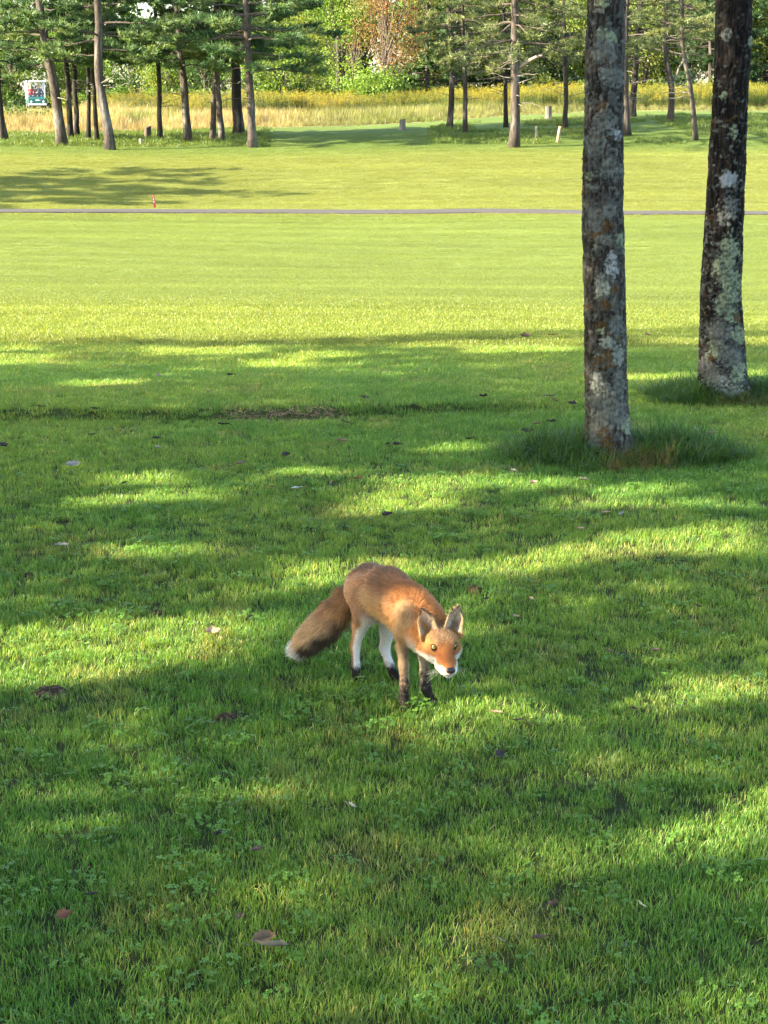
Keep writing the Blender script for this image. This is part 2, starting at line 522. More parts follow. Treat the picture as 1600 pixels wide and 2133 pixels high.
def build_grass(dens_scale=1.0):
    G = [(1, 1, 1), (1.1, 1.02, .9), (.85, .95, .95), (1.25, 1.1, .8), (.9, 1.0, 1.1)]
    Gs = G + [(2.6, 1.55, 2.6)]
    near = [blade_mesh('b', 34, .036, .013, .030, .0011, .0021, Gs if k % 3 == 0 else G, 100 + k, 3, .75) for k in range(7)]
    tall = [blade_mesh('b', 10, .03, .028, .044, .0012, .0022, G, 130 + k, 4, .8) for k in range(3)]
    clov = [clover_mesh('b', 9, .035, 150 + k) for k in range(3)]
    x, y = wedge(1.9, 10.6, 2600 * dens_scale, 1.1, .6)
    keep = np.ones(len(x), bool)
    for sx, sy, ra, rb in SOIL_W:
        keep &= (((x - sx) / ra) ** 2 + ((y - sy) / (rb * 2.2)) ** 2 > 1) | (rng.random(len(x)) < .40)
    for tx, ty in TRUNKS_XY: keep &= np.hypot(x - tx, y - ty) > .09
    for sx, sy in STRAW: keep &= (((x - sx) / .09) ** 2 + ((y - sy) / .09) ** 2 > 1) | (rng.random(len(x)) < .25)
    x, y = x[keep], y[keep]; n = len(x)
    P = np.stack([x, y, gz(x, y) + .002], -1)
    q = np.stack([x, y, x * 0], -1)
    cl = fbm(q * 2.3, 4, 21); hn = fbm(q * 3.1 + 9, 4, 31); tn = fbm(q * 1.1 + 4, 4, 41); yn = fbm(q * 4.0 + 7, 3, 77)
    u = rng.random(n)
    idx = rng.integers(0, 7, n)
    idx = np.where(u < .10 + .25 * sm(.5, .66, hn), 7 + rng.integers(0, 3, n), idx)
    idx = np.where((rng.random(n) < .03 + sm(.52, .72, cl) * .08) & (y < 6.5), 10 + rng.integers(0, 3, n), idx)
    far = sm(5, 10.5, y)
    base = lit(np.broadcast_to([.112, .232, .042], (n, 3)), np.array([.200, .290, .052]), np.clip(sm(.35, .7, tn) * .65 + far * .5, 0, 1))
    base = lit(base, np.array([.24, .24, .075]), sm(.64, .78, yn) * .45)
    base = np.where((idx >= 10)[:, None], np.array([.165, .270, .040]) * (1 + .3 * (tn - .5))[:, None], base)
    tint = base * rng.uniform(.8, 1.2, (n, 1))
    s = rng.uniform(.75, 1.2, n) * (.8 + .5 * (hn - .3)) * (1 + .15 * far)
    scl = np.stack([s * (1 + .6 * far), s * (1 + .6 * far), s], -1)
    rot = np.stack([rng.normal(0, .10, n), rng.normal(0, .10, n), rng.uniform(0, 6.283, n)], -1)
    scatter('lawn_grass', near + tall + clov, P, rot, scl, idx, tint, 'short green lawn grass with clover on the shaded near ground', 'grass')
    # mown turf further out
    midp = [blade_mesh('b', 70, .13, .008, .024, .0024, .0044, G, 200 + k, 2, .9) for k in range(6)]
    x, y = wedge(9.8, 64, 420 * dens_scale, 2.0, 1.15)
    keep = (np.abs(y - path_y(x)) > .55) & (rng.random(len(x)) < 1 - .8 * sm(50, 64, y))
    x, y = x[keep], y[keep]; n = len(x)
    P = np.stack([x, y, gz(x, y) + .002], -1)
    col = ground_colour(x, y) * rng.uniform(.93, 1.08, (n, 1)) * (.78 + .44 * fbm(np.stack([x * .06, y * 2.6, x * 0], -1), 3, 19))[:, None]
    fair = sm(14, 16, y) * (1 - sm(37, 38.5, y))
    s = (.95 - .5 * fair) * rng.uniform(.75, 1.15, n) * (1 + .004 * y)
    w = (1 + .022 * (y - 10))
    scl = np.stack([w, w, s], -1)
    rot = np.stack([rng.normal(0, .08, n), rng.normal(0, .08, n), rng.uniform(0, 6.283, n)], -1)
    scatter('mown_grass', midp, P, rot, scl, rng.integers(0, 6, n), col, 'bright mown grass of the fairway and its rough', 'grass')
# ------------------------------------------------------------------ signed distance bodies
class SDF:
    def __init__(s, lo, hi, vox):
        s.lo = np.asarray(lo, float); s.vox = vox
        s.n = np.ceil((np.asarray(hi) - s.lo) / vox).astype(int) + 1
        s.d = np.full(s.n, 1.0, np.float32)
    def block(s, lo, hi, m=.035):
        a = np.clip(np.floor((np.asarray(lo) - m - s.lo) / s.vox).astype(int), 0, s.n - 1)
        b = np.clip(np.ceil((np.asarray(hi) + m - s.lo) / s.vox).astype(int) + 1, 1, s.n)
        g = [s.lo[i] + s.vox * np.arange(a[i], b[i]) for i in range(3)]
        return tuple(slice(a[i], b[i]) for i in range(3)), g[0][:, None, None], g[1][None, :, None], g[2][None, None, :]
    def union(s, sl, d, k):
        e = s.d[sl]
        if k <= 0: s.d[sl] = np.minimum(e, d); return
        h = np.maximum(k - np.abs(e - d), 0) / k
        s.d[sl] = np.minimum(e, d) - h * h * k * .25
    def cut(s, sl, d, k):
        e = -s.d[sl]
        h = np.maximum(k - np.abs(e - d), 0) / k
        s.d[sl] = -(np.minimum(e, d) - h * h * k * .25)
    def mesh(s):
        d = s.d; nx, ny, nz = d.shape
        ins = d < 0
        cnt = np.zeros((nx - 1, ny - 1, nz - 1), np.uint8)
        for a in (0, 1):
            for b in (0, 1):
                for c in (0, 1):
                    cnt += ins[a:nx - 1 + a, b:ny - 1 + b, c:nz - 1 + c]
        act = np.argwhere((cnt > 0) & (cnt < 8))
        idx = np.full((nx - 1, ny - 1, nz - 1), -1, np.int64)
        idx[tuple(act.T)] = np.arange(len(act))
        acc = np.zeros((len(act), 3)); num = np.zeros(len(act))
        corners = [np.array(c) for c in ((0,0,0),(1,0,0),(0,1,0),(1,1,0),(0,0,1),(1,0,1),(0,1,1),(1,1,1))]
        for p in range(8):
            for q in range(p + 1, 8):
                if np.abs(corners[p] - corners[q]).sum() != 1: continue
                a = d[tuple((act + corners[p]).T)]; b = d[tuple((act + corners[q]).T)]
                w = (a < 0) != (b < 0)
                t = np.where(w, a / np.where(w, a - b, 1), 0)
                acc += np.where(w[:, None], corners[p] + t[:, None] * (corners[q] - corners[p]), 0); num += w
        V = s.lo + s.vox * (act + acc / np.maximum(num, 1)[:, None])
        Fs = []
        for ax in range(3):
            sl0 = [slice(None)] * 3; sl1 = [slice(None)] * 3
            sl0[ax] = slice(0, -1); sl1[ax] = slice(1, None)
            e = np.argwhere(ins[tuple(sl0)] != ins[tuple(sl1)])
            o1, o2 = (ax + 1) % 3, (ax + 2) % 3
            e = e[(e[:, o1] > 0) & (e[:, o2] > 0) & (e[:, o1] < d.shape[o1] - 1) & (e[:, o2] < d.shape[o2] - 1)]
            u = np.zeros(3, int); u[o1] = 1; w = np.zeros(3, int); w[o2] = 1
            q = np.stack([idx[tuple((e - u - w).T)], idx[tuple((e - w).T)], idx[tuple(e.T)], idx[tuple((e - u).T)]], -1)
            flip = ~ins[tuple(e.T)]
            q[flip] = q[flip][:, ::-1]
            Fs.append(q)
        return V, np.concatenate(Fs)

def cone_d(x, y, z, a, b, ra, rb):
    ab = b - a; L2 = float(ab @ ab) + 1e-12
    t = np.clip(((x - a[0]) * ab[0] + (y - a[1]) * ab[1] + (z - a[2]) * ab[2]) / L2, 0, 1)
    return np.sqrt((x - a[0] - t * ab[0]) ** 2 + (y - a[1] - t * ab[1]) ** 2 + (z - a[2] - t * ab[2]) ** 2) - (ra + (rb - ra) * t)

def tri_d(P, a, b, c):
    ba, pa, cb, pb, ac, pc = b - a, P - a, c - b, P - b, a - c, P - c
    n = np.cross(ba, ac)
    dot = lambda p, q: (p * q).sum(-1)
    inside = (np.sign(dot(np.cross(ba, n), pa)) + np.sign(dot(np.cross(cb, n), pb)) + np.sign(dot(np.cross(ac, n), pc))) < 2
    def seg(e, p): 
        t = np.clip(dot(e, p) / (e @ e), 0, 1)
        q = e * t[..., None] - p
        return dot(q, q)
    e = np.minimum(np.minimum(seg(ba, pa), seg(cb, pb)), seg(ac, pc))
    return np.sqrt(np.where(inside, e, dot(n, pa) ** 2 / (n @ n)))

# ------------------------------------------------------------------ the fox
FOX_H = nrm(np.array([.50, -.866, 0])); FOX_L = np.array([-FOX_H[1], FOX_H[0], 0.])
FOX_M = np.array([-.029, 4.055, 0.])

def fp(px, py, off=0.0):
    """pixel -> point on the vertical plane along the fox's heading, shifted sideways by off metres"""
    d = ray(px, py)
    t = ((FOX_M + FOX_L * off - ORG) @ FOX_L) / (d @ FOX_L)
    return ORG + d * t

def build_fox(vox=.0026, strands=95000):
    K = 4.2 / FPX
    prims = []                                    # a, b, ra, rb, blend, region, flow, fur length
    def P(reg, a, b, ra, rb, k=.02, flow=None, fur=.014):
        a, b = np.asarray(a, float), np.asarray(b, float)
        prims.append(dict(a=a, b=b, ra=ra, rb=rb, k=k, reg=reg, flow=nrm(flow if flow is not None else b - a), fur=fur))
    back = -FOX_H
    # trunk
    flank = back + np.array([0, 0, -.35])
    P('body', fp(771, 1226), fp(806, 1237), .068, .063, .02, flank, .015)
    P('body', fp(806, 1237), fp(848, 1268), .063, .060, .03, flank, .016)
    P('body', fp(848, 1268), fp(868, 1292), .060, .054, .03, flank, .018)
    P('chest', fp(862, 1302), fp(872, 1318), .042, .034, .03, [back[0] * .5, back[1] * .5, -1], .018)
    P('body', fp(775, 1248, -.02), fp(780, 1250, .02), .052, .052, .03, flank, .014)
    # head frame: looks nearly at the camera, a little to its left
    hf = nrm(np.array([.19, -.98, -.035])); hr = nrm(np.cross(hf, [0, 0, 1])); hu = np.cross(hr, hf)
    # hr points to the fox's right; head-local = (left-positive x?, forward, up)
    hx = -hr
    E = at_depth(925.5, 1347.5, 3.735)
    HC = E - hf * .035 - hu * .008
    H = lambda x, y, z: HC + hx * x + hf * y + hu * z
    HM = np.stack([hx, hf, hu])
    # neck
    P('neck', fp(872, 1280), H(0, -.045, -.004), .048, .040, .03, [.1, .75, -.45], .020)
    P('neck', fp(866, 1296), H(0, -.02, -.03), .036, .026, .02, [.1, .4, -.9], .018)
    # skull, cheeks, muzzle, jaw
    hb = -hf
    P('head', H(0, -.022, .001), H(0, .012, .003), .037, .034, .02, hb + hu * .2, .0075)
    P('head', H(-.011, .004, .008), H(.011, .004, .008), .031, .031, .015, hb + hu * .2, .007)
    for s in (-1, 1):
        P('cheek', H(s * .020, .014, -.016), H(s * .037, -.016, -.016), .021, .016, .015, hb * .7 + hx * s * .8 - hu * .35, .015)
        P('head', H(s * .017, .034, .014), H(s * .024, .018, .016), .0125, .014, .012, hb + hx * s * .3, .005)
        P('muzzle', H(s * .0085, .090, -.036), H(s * .015, .060, -.031), .0120, .0140, .008, hb + hx * s * .25, .004)
    P('muzzle', H(0, .030, -.004), H(0, .100, -.028), .025, .0128, .014, hb, .0045)
    P('jaw', H(0, .015, -.036), H(0, .088, -.046), .020, .0085, .008, hb - hu * .2, .006)
    P('muzzle', H(0, .098, -.028), H(0, .106, -.029), .0115, .0095, .006, hb, .003)
    # legs (pixel polylines on planes left and right of the middle)
    dn = np.array([0, 0, -1.0])
    def leg(reg, pts, fur):
        Q = [(fp(x, y, o), r) for x, y, o, r in pts]
        for (a, ra), (b, rb) in zip(Q, Q[1:]):
            P(reg, a, b, ra, rb, .012, dn * .9 + (b - a) / np.linalg.norm(b - a) * .3, fur if ra < .03 else .010)
        return Q[-1]
    def paw(reg, end, d):
        p, r = end
        g = float(gz(p[0], p[1]))
        toe = np.array([p[0], p[1], g + .011]) + d * .026
        P(reg, p, toe, r, .011, .008, d + dn * .4, .004)
        side = np.array([-d[1], d[0], 0])
        for j in (-1.5, -.5, .5, 1.5):
            P(reg, toe - d * .008 + side * j * .0068, toe + d * (.008 - .002 * abs(j)) + side * j * .0075, .0068, .0055, .003, d, .003)
    e = leg('hleg_r', [(764, 1236, -.030, .058), (764, 1272, -.046, .038), (750, 1303, -.046, .020), (740, 1344, -.046, .0125), (741, 1385, -.046, .0105), (743, 1407, -.046, .0115)], .006)
    paw('hleg_r', e, FOX_H)
    e = leg('hleg_l', [(800, 1238, .020, .055), (812, 1278, .040, .036), (808, 1312, .046, .021), (801, 1350, .046, .0130), (811, 1382, .046, .0108), (820, 1404, .046, .0115)], .006)
    paw('hleg_l', e, FOX_H)
    e = leg('fleg_r', [(856, 1282, -.022, .042), (842, 1318, -.034, .024), (838, 1345, -.036, .0150), (841, 1385, -.036, .0120), (843, 1425, -.036, .0115), (841, 1453, -.036, .0128)], .006)
    paw('fleg_r', e, nrm(FOX_H + np.array([-.25, -.3, 0])))
    e = leg('fleg_l', [(875, 1292, .018, .036), (882, 1330, .030, .022), (884, 1365, .033, .0145), (884, 1402, .033, .0115), (886, 1424, .033, .0115), (888, 1436, .033, .0125)], .006)
    paw('fleg_l', e, nrm(FOX_H + np.array([.25, .15, 0])))
    # tail
    tl = [(744, 1228, .0, .026), (722, 1250, -.030, .031), (700, 1278, -.062, .037), (675, 1306, -.095, .039), (650, 1329, -.122, .034), (629, 1346, -.142, .022), (614, 1356, -.152, .008)]
    TQ = [(fp(x, y, o), r) for x, y, o, r in tl]
    for (a, ra), (b, rb) in zip(TQ, TQ[1:]):
        P('tail', a, b, ra, rb, .012, b - a, .026)
    lo = np.min([np.minimum(q['a'] - q['ra'], q['b'] - q['rb']) for q in prims], 0) - .02
    hi = np.max([np.maximum(q['a'] + q['ra'], q['b'] + q['rb']) for q in prims], 0) + .02
    ears = []
    for s in (-1, 1):
        I = H(s * .006, -.006, .034); Im = H(s * .021, -.012, .076); T = H(s * .050, -.018, .099); Om = H(s * .060, -.014, .064)
        O = H(s * .054, .002, .016); B = H(s * .038, -.034, .050); B0 = H(s * .032, -.020, .012)
        ears.append((I, Im, T, Om, O, B, B0, s))
        hi = np.maximum(hi, T + .02); lo = np.minimum(lo, T - .02)
    S = SDF(lo, hi, vox)
    for q in prims:
        sl, x, y, z = S.block(np.minimum(q['a'] - q['ra'], q['b'] - q['rb']), np.maximum(q['a'] + q['ra'], q['b'] + q['rb']))
        S.union(sl, cone_d(x, y, z, q['a'], q['b'], q['ra'], q['rb']).astype(np.float32), q['k'])
    def grid_pts(sl, x, y, z):
        return np.stack(np.broadcast_arrays(x, y, z), -1)
    for I, Im, T, Om, O, B, B0, s in ears:
        pts = np.array([I, Im, T, Om, O, B, B0])
        sl, x, y, z = S.block(pts.min(0), pts.max(0), .012)
        G = grid_pts(sl, x, y, z)
        d = None
        for tri in ((B, I, Im), (B, Im, T), (B, T, Om), (B, Om, O), (B0, I, B), (B0, B, O)):
            e = tri_d(G, *tri)
            d = e if d is None else np.minimum(d, e)
        S.union(sl, (d - .0030).astype(np.float32), .008)
    eyes = []
    for s in (-1, 1):
        c = H(s * .0262, .0335, .0085)
        eyes.append((c, s))
        sl, x, y, z = S.block(c - .012, c + .012)
        S.cut(sl, cone_d(x, y, z, c + hf * .006 - hx * s * .0042 - hu * .0012, c + hf * .0045 + hx * s * .0045 + hu * .0006, .0066, .0066).astype(np.float32), .004)
    # mouth line
    for s in (-1, 1):
        a, b = H(s * .002, .104, -.042), H(s * .016, .066, -.043)
        sl, x, y, z = S.block(np.minimum(a, b) - .004, np.maximum(a, b) + .004)
        S.cut(sl, cone_d(x, y, z, a, b, .0016, .0014).astype(np.float32), .002)
    V, F = S.mesh()
    # light smoothing
    ed = np.concatenate([F[:, [0, 1]], F[:, [1, 2]], F[:, [2, 3]], F[:, [3, 0]]])
    for _ in range(2):
        acc = np.zeros_like(V); num = np.zeros(len(V))
        for a, b in ((0, 1), (1, 0)):
            np.add.at(acc, ed[:, a], V[ed[:, b]]); np.add.at(num, ed[:, a], 1)
        V = V * .5 + .5 * acc / np.maximum(num, 1)[:, None]
    fn = np.cross(V[F[:, 2]] - V[F[:, 0]], V[F[:, 3]] - V[F[:, 1]])
    VN = np.zeros_like(V)
    for k in range(4): np.add.at(VN, F[:, k], fn)
    VN = nrm(VN)

    # --- per-point coat: which part, flow, length, colour
    regs = sorted({q['reg'] for q in prims})
    tail_pts = np.array([q[0] for q in TQ])
    def coat(Pt, Nn):
        n = len(Pt)
        W = {r: np.zeros(n) for r in regs}; flow = np.zeros((n, 3)); ln = np.zeros(n); tot = np.zeros(n)
        for q in prims:
            d = cone_d(Pt[:, 0], Pt[:, 1], Pt[:, 2], q['a'], q['b'], q['ra'], q['rb'])
            w = np.exp(-np.maximum(d + .004, 0) / .006)
            W[q['reg']] += w; flow += q['flow'] * w[:, None]; ln += q['fur'] * w; tot += w
        for r in W: W[r] /= tot + 1e-9
        flow = nrm(flow); ln = ln / (tot + 1e-9)
        hl = (Pt - HC) @ HM.T                      # head-local
        ed = np.full(n, 9.0); es = np.zeros(n)
        for I, Im, T, Om, O, B, B0, s in ears:
            e = np.full(n, 9.0)
            for tri in ((B, I, Im), (B, Im, T), (B, T, Om), (B, Om, O)):
                e = np.minimum(e, tri_d(Pt, *tri))
            es = np.where(e < ed, s, es); ed = np.minimum(ed, e)
        ear = (ed < .0055) & (hl[:, 2] > .028) & (np.abs(hl[:, 0]) > .008)
        t = (Pt - FOX_M) @ FOX_H; z = Pt[:, 2]; nz = Nn[:, 2]
        ns = fbm(Pt * 38, 3, 5); nf = fbm(Pt * 140, 2, 8); nb = fbm(Pt * 16, 3, 15)
        rust = np.array([.40, .165, .050]); brown = np.array([.30, .150, .068]); tan = np.array([.58, .36, .165]); pale = np.array([.60, .44, .24])
        white = np.array([.80, .77, .72]); black = np.array([.016, .014, .013]); grey = np.array([.42, .31, .215]); org = np.array([.52, .225, .065])
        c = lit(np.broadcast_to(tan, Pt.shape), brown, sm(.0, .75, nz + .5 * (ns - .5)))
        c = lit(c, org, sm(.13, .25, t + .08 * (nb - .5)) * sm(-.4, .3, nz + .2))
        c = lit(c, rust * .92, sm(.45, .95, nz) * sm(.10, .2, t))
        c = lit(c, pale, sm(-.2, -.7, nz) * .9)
        c = lit(c, grey, sm(.10, -.02, t) * sm(.75, .1, nz) * (.35 + .5 * ns))
        m = W['neck']; nk = lit(np.broadcast_to(rust * 1.05, Pt.shape), org, sm(.3, -.3, nz)); nk = lit(nk, white * .95, sm(-.05, -.45, nz))
        c = lit(c, nk, m)
        ch = lit(np.broadcast_to(tan, Pt.shape), white * .95, sm(-.2, .35, Nn @ FOX_H * .8 - nz * .6))
        c = lit(c, ch, np.clip(W['chest'] * 1.4, 0, 1))
        # hind legs: white in front and inside, brown behind, dark paws
        for r, sd in (('hleg_r', -1), ('hleg_l', 1)):
            fr = Nn @ FOX_H - sd * (Nn @ FOX_L) * .55
            lg = lit(np.broadcast_to(np.array([.36, .20, .10]), Pt.shape), white * .92, sm(-.25, .25, fr + .5 * (ns - .5)) * sm(.24, .19, z))
            lg = lit(lg, np.array([.20, .14, .10]), sm(.10, .05, z) * sm(.5, -.2, fr) * .8)
            lg = lit(lg, black, sm(.055, .032, z + .02 * (nf - .5)))
            c = lit(c, lg, sm(.35, .7, W[r]))
        for r, sd in (('fleg_r', -1), ('fleg_l', 1)):
            fr = -sd * (Nn @ FOX_L)
            lg = lit(np.broadcast_to(np.array([.26, .175, .105]), Pt.shape), np.array([.50, .42, .32]), sm(.1, .8, fr) * .8)
            lg = lit(lg, tan * .8, sm(.16, .22, z))
            lg = lit(lg, black, sm(.125, .055, z + .10 * (nf - .5) + .05 * (ns - .5)) * .96)
            c = lit(c, lg, sm(.35, .7, W[r]))
        # tail
        dd = np.stack([np.linalg.norm(Pt - q, axis=1) for q in tail_pts], 1)
        ww = np.exp(-dd / .012); tau = (ww * np.linspace(0, 1, len(tail_pts))).sum(1) / (ww.sum(1) + 1e-12)
        tc = lit(np.broadcast_to(np.array([.56, .31, .13]), Pt.shape), np.array([.68, .45, .225]), sm(.25, .6, tau) * (.5 + ns * .8))
        tc = lit(tc, np.array([.40, .20, .08]), sm(.3, .9, nz) * sm(.5, .2, tau))
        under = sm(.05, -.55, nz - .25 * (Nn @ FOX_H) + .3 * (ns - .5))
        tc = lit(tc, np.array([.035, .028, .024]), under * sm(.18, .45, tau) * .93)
        tc = lit(tc, white * .93, sm(.80, .875, tau + .08 * (ns - .5)))
        c = lit(c, tc, sm(.4, .7, W['tail']))
        # head
        hx_, hy_, hz_ = hl[:, 0], hl[:, 1], hl[:, 2]
        hw = np.clip(W['head'] + W['cheek'] + W['muzzle'] + W['jaw'], 0, 1)
        hc = lit(np.broadcast_to(np.array([.43, .195, .062]), Pt.shape), np.array([.37, .225, .105]), sm(.012, .034, hz_) * (.4 + .7 * nf))
        hc = lit(hc, np.array([.44, .25, .088]), sm(.030, .045, np.abs(hx_)) * sm(.0, .02, hz_ + .01) * .8)
        hc = lit(hc, np.array([.42, .155, .045]), sm(.040, .060, hy_))
        inner = np.exp(-(((np.abs(hx_) - .0180) / .006) ** 2 + ((hz_ + .004) / .009) ** 2)) * sm(.02, .035, hy_)
        hc = lit(hc, np.array([.26, .085, .03]), inner * .9)
        eyer = np.full(n, 9.0)
        for c0, s in eyes: eyer = np.minimum(eyer, np.linalg.norm(Pt - c0 - hf * .005, axis=1))
        hc = lit(hc, black * 1.5, sm(.0135, .0100, eyer))
        # white: lower cheeks, lips, chin, throat
        line = np.interp(hy_, [-.04, .0, .03, .05, .07, .085, .10], [-.024, -.017, -.015, -.020, -.026, -.025, -.025])
        side = sm(.008, .014, np.abs(hx_))
        wh = sm(.006, -.004, hz_ - line + .006 * (ns - .5)) * np.maximum(side, sm(-.030, -.040, hz_))
        wh = np.maximum(wh, sm(-.034, -.040, hz_))
        hc = lit(hc, white, wh)
        lip = np.exp(-((hz_ + .0425) / .0018) ** 2) * sm(.06, .075, hy_) * sm(.002, .0, np.abs(hx_) - .016)
        hc = lit(hc, np.array([.05, .035, .03]), lip * .8)
        c = lit(c, hc, sm(.3, .6, hw))
        # ears
        for I, Im, T, Om, O, B, B0, s in ears:
            sel = ear & (es == s)
            face = Nn @ nrm(np.cross(T - I, O - I) * (1 if np.dot(np.cross(T - I, O - I), hf) > 0 else -1))
            hgt = sm(.035, .100, hz_)
            inside = face > .05
            out = lit(np.broadcast_to(np.array([.42, .22, .09]), Pt.shape), black, sm(.25, .55, hgt))
            edge = np.minimum.reduce([cone_d(Pt[:, 0], Pt[:, 1], Pt[:, 2], p0, p1, 0, 0) for p0, p1 in ((I, Im), (Im, T), (T, Om), (Om, O))])
            inn = lit(np.broadcast_to(np.array([.62, .55, .46]), Pt.shape), np.array([.14, .105, .085]), np.exp(-(np.linalg.norm(Pt - (B * .55 + O * .25 + Om * .2), axis=1) / .014) ** 2) * .95)  # shadow in the ear hollow painted into the colour
            inn = lit(inn, np.array([.58, .40, .20]), sm(.010, .003, edge) * sm(.9, .5, hgt))
            inn = lit(inn, black, sm(.005, .002, edge) * sm(.55, .85, hgt))
            c = np.where(sel[:, None], np.where(inside[:, None], inn, out), c)
        ln = np.where(ear, .0022, ln)
        er_flow = np.zeros_like(flow)
        for I, Im, T, Om, O, B, B0, s in ears: er_flow += (es == s)[:, None] * nrm(T - B)
        flow = np.where(ear[:, None], er_flow, flow)
        ln = ln * (1 - .85 * sm(.016, .009, eyer))
        ln = np.where((hw > .5) & (hy_ > .093), .0015, ln)
        tipg = sm(.75, 1, tau) * sm(.4, .7, W['tail'])
        ln = ln * (1 + .25 * tipg)
        return c, flow, ln, (t, nz, W, ear)
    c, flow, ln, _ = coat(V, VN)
    root = empty('fox', (FOX_M[0] + .06, FOX_M[1] - .1, 0))
    og = np.array(root.location)
    tag(root, 'red fox with white-tipped tail and black legs standing head-low on the lawn', 'fox')
    M_SKIN = mat_attr('fox_skin', .9, .1)
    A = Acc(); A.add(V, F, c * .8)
    body = A.build('body', M_SKIN, root, smooth=True, origin=og)
    # --- fur strands
    r = np.random.default_rng(5)
    ar = np.linalg.norm(fn, axis=1)
    cen = V[F].mean(1)
    hlc = (cen - HC) @ HM.T
    dens = ar * (1 + 1.6 * (np.linalg.norm(hlc, axis=1) < .13))
    k = r.choice(len(F), strands, p=dens / dens.sum())
    u, w = r.random((2, strands, 1))
    q = V[F[k]]
    P0 = (q[:, 0] * (1 - u) + q[:, 1] * u) * (1 - w) + (q[:, 3] * (1 - u) + q[:, 2] * u) * w
    vn = VN[F[k]]
    N0 = nrm((vn[:, 0] * (1 - u) + vn[:, 1] * u) * (1 - w) + (vn[:, 3] * (1 - u) + vn[:, 2] * u) * w)
    jit = nrm(r.normal(size=(strands, 3)))
    c, flow, ln, (t, nz, W, ear) = coat(P0 + jit * .004, N0)
    ft = nrm(flow - N0 * (flow * N0).sum(1, keepdims=True) + 1e-6)
    bend = np.stack([fbm(P0 * 55 + 9 * j, 2, 60 + j) - .5 for j in range(3)], -1)
    tail_w = sm(.4, .7, W['tail'])
    lift = .30 + .12 * r.random(strands) + .10 * W['cheek'] + .12 * W['chest'] + .10 * tail_w
    d0 = nrm(ft * (1 - lift)[:, None] + N0 * lift[:, None] + bend * .55 + r.normal(0, .10, (strands, 3)))
    d1 = nrm(d0 * .55 + ft * .6 + np.array([0, 0, -.08]) + bend * .3)
    Ls = ln * r.uniform(.65, 1.25, strands)
    wd = np.clip(Ls * .06, .00055, .00115)
    side = nrm(np.cross(d0, N0 + r.normal(0, .16, (strands, 3))))
    p1 = P0 + d0 * (Ls * .5)[:, None]; p2 = p1 + d1 * (Ls * .5)[:, None]
    b0 = P0 - N0 * .001
    VV = np.stack([b0 - side * wd[:, None] * .5, b0 + side * wd[:, None] * .5, p1 - side * wd[:, None] * .42, p1 + side * wd[:, None] * .42, p2], 1).reshape(-1, 3)
    i = np.arange(strands)[:, None] * 5
    FF = np.concatenate([i + np.array([[0, 1, 3]]), i + np.array([[0, 3, 2]]), i + np.array([[2, 3, 4]])])
    lum = r.uniform(.78, 1.22, (strands, 1))
    griz = ((r.random(strands) < .14 * sm(.15, 0, t) * (1 - tail_w) * sm(.12, .16, P0[:, 2]))[:, None])
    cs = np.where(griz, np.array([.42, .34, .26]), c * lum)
    cs = np.where(((r.random(strands) < .10) & (W['fleg_r'] + W['fleg_l'] > .6))[:, None], np.array([.35, .28, .21]), cs)
    hq = (P0 - HC) @ HM.T
    fore = (np.abs(hq[:, 0]) < .022) & (hq[:, 2] > .016) & (W['head'] > .5) & ~ear
    cs = np.where((fore & (r.random(strands) < .16))[:, None], np.array([.11, .06, .035]), cs)
    cs = np.where((fore & (r.random(strands) < .14))[:, None], np.array([.55, .44, .32]), cs)
    cc = np.repeat(cs[:, None, :], 5, 1); cc[:, 0:2] *= .85; cc[:, 4] = cc[:, 4] * 1.1
    A = Acc(); A.add(VV, FF, np.clip(cc, 0, .9).reshape(-1, 3))
    m, nt, N, L = mat_new('fox_fur')
    o = N.new('ShaderNodeOutputMaterial'); pb = N.new('ShaderNodeBsdfPrincipled'); tr = N.new('ShaderNodeBsdfTranslucent'); mx = N.new('ShaderNodeMixShader')
    a = N.new('ShaderNodeAttribute'); a.attribute_name = 'col'
    pb.inputs['Roughness'].default_value = .55; pb.inputs['Specular IOR Level'].default_value = .25
    L.new(a.outputs['Color'], pb.inputs['Base Color']); L.new(a.outputs['Color'], tr.inputs['Color'])
    mx.inputs[0].default_value = .28
    L.new(pb.outputs[0], mx.inputs[1]); L.new(tr.outputs[0], mx.inputs[2]); L.new(mx.outputs[0], o.inputs[0])
    tag(A.build('fur', m, root, origin=og), kind='stuff')
    # --- eyes
    M_IRIS = mat_attr('fox_eye', .15, .4)
    for c0, s in eyes:
        look = nrm(ORG - c0); rad = .0088
        u_, v_ = frame_of(look)
        th = np.linspace(0, math.pi, 25); ph = np.arange(32) * 2 * math.pi / 32
        Vv = []; Cv = []
        for tt in th:
            for pp in ph:
                Vv.append(c0 + rad * (math.cos(tt) * look + math.sin(tt) * (math.cos(pp) * u_ + math.sin(pp) * v_)) - hf * .0024)
                a_ = tt / .72
                px_ = math.sin(tt) * math.cos(pp) / .22; pz_ = math.sin(tt) * math.sin(pp) / .30
                up_ = v_[2] > .5
                slit = (px_ ** 2 + pz_ ** 2) if up_ else (pz_ ** 2 / .27 + px_ ** 2 * .27)
                if a_ > 1.0: q_ = (.02, .014, .01)
                elif slit < 1.0: q_ = (.05, .028, .012)
                else: q_ = tuple(np.array([.40, .235, .075]) * (1.15 - .45 * a_ ** 3) * (.85 + .3 * ((int(pp * 11) * 7919) % 10) / 10))
                Cv.append(q_)
        n_ = 32; i_ = (np.arange(24)[:, None] * n_); k_ = np.arange(n_)[None, :]
        Fv = np.stack([i_ + k_, i_ + (k_ + 1) % n_, i_ + n_ + (k_ + 1) % n_, i_ + n_ + k_], -1).reshape(-1, 4)
        A = Acc(); A.add(np.array(Vv), Fv[:, ::-1], np.array(Cv))
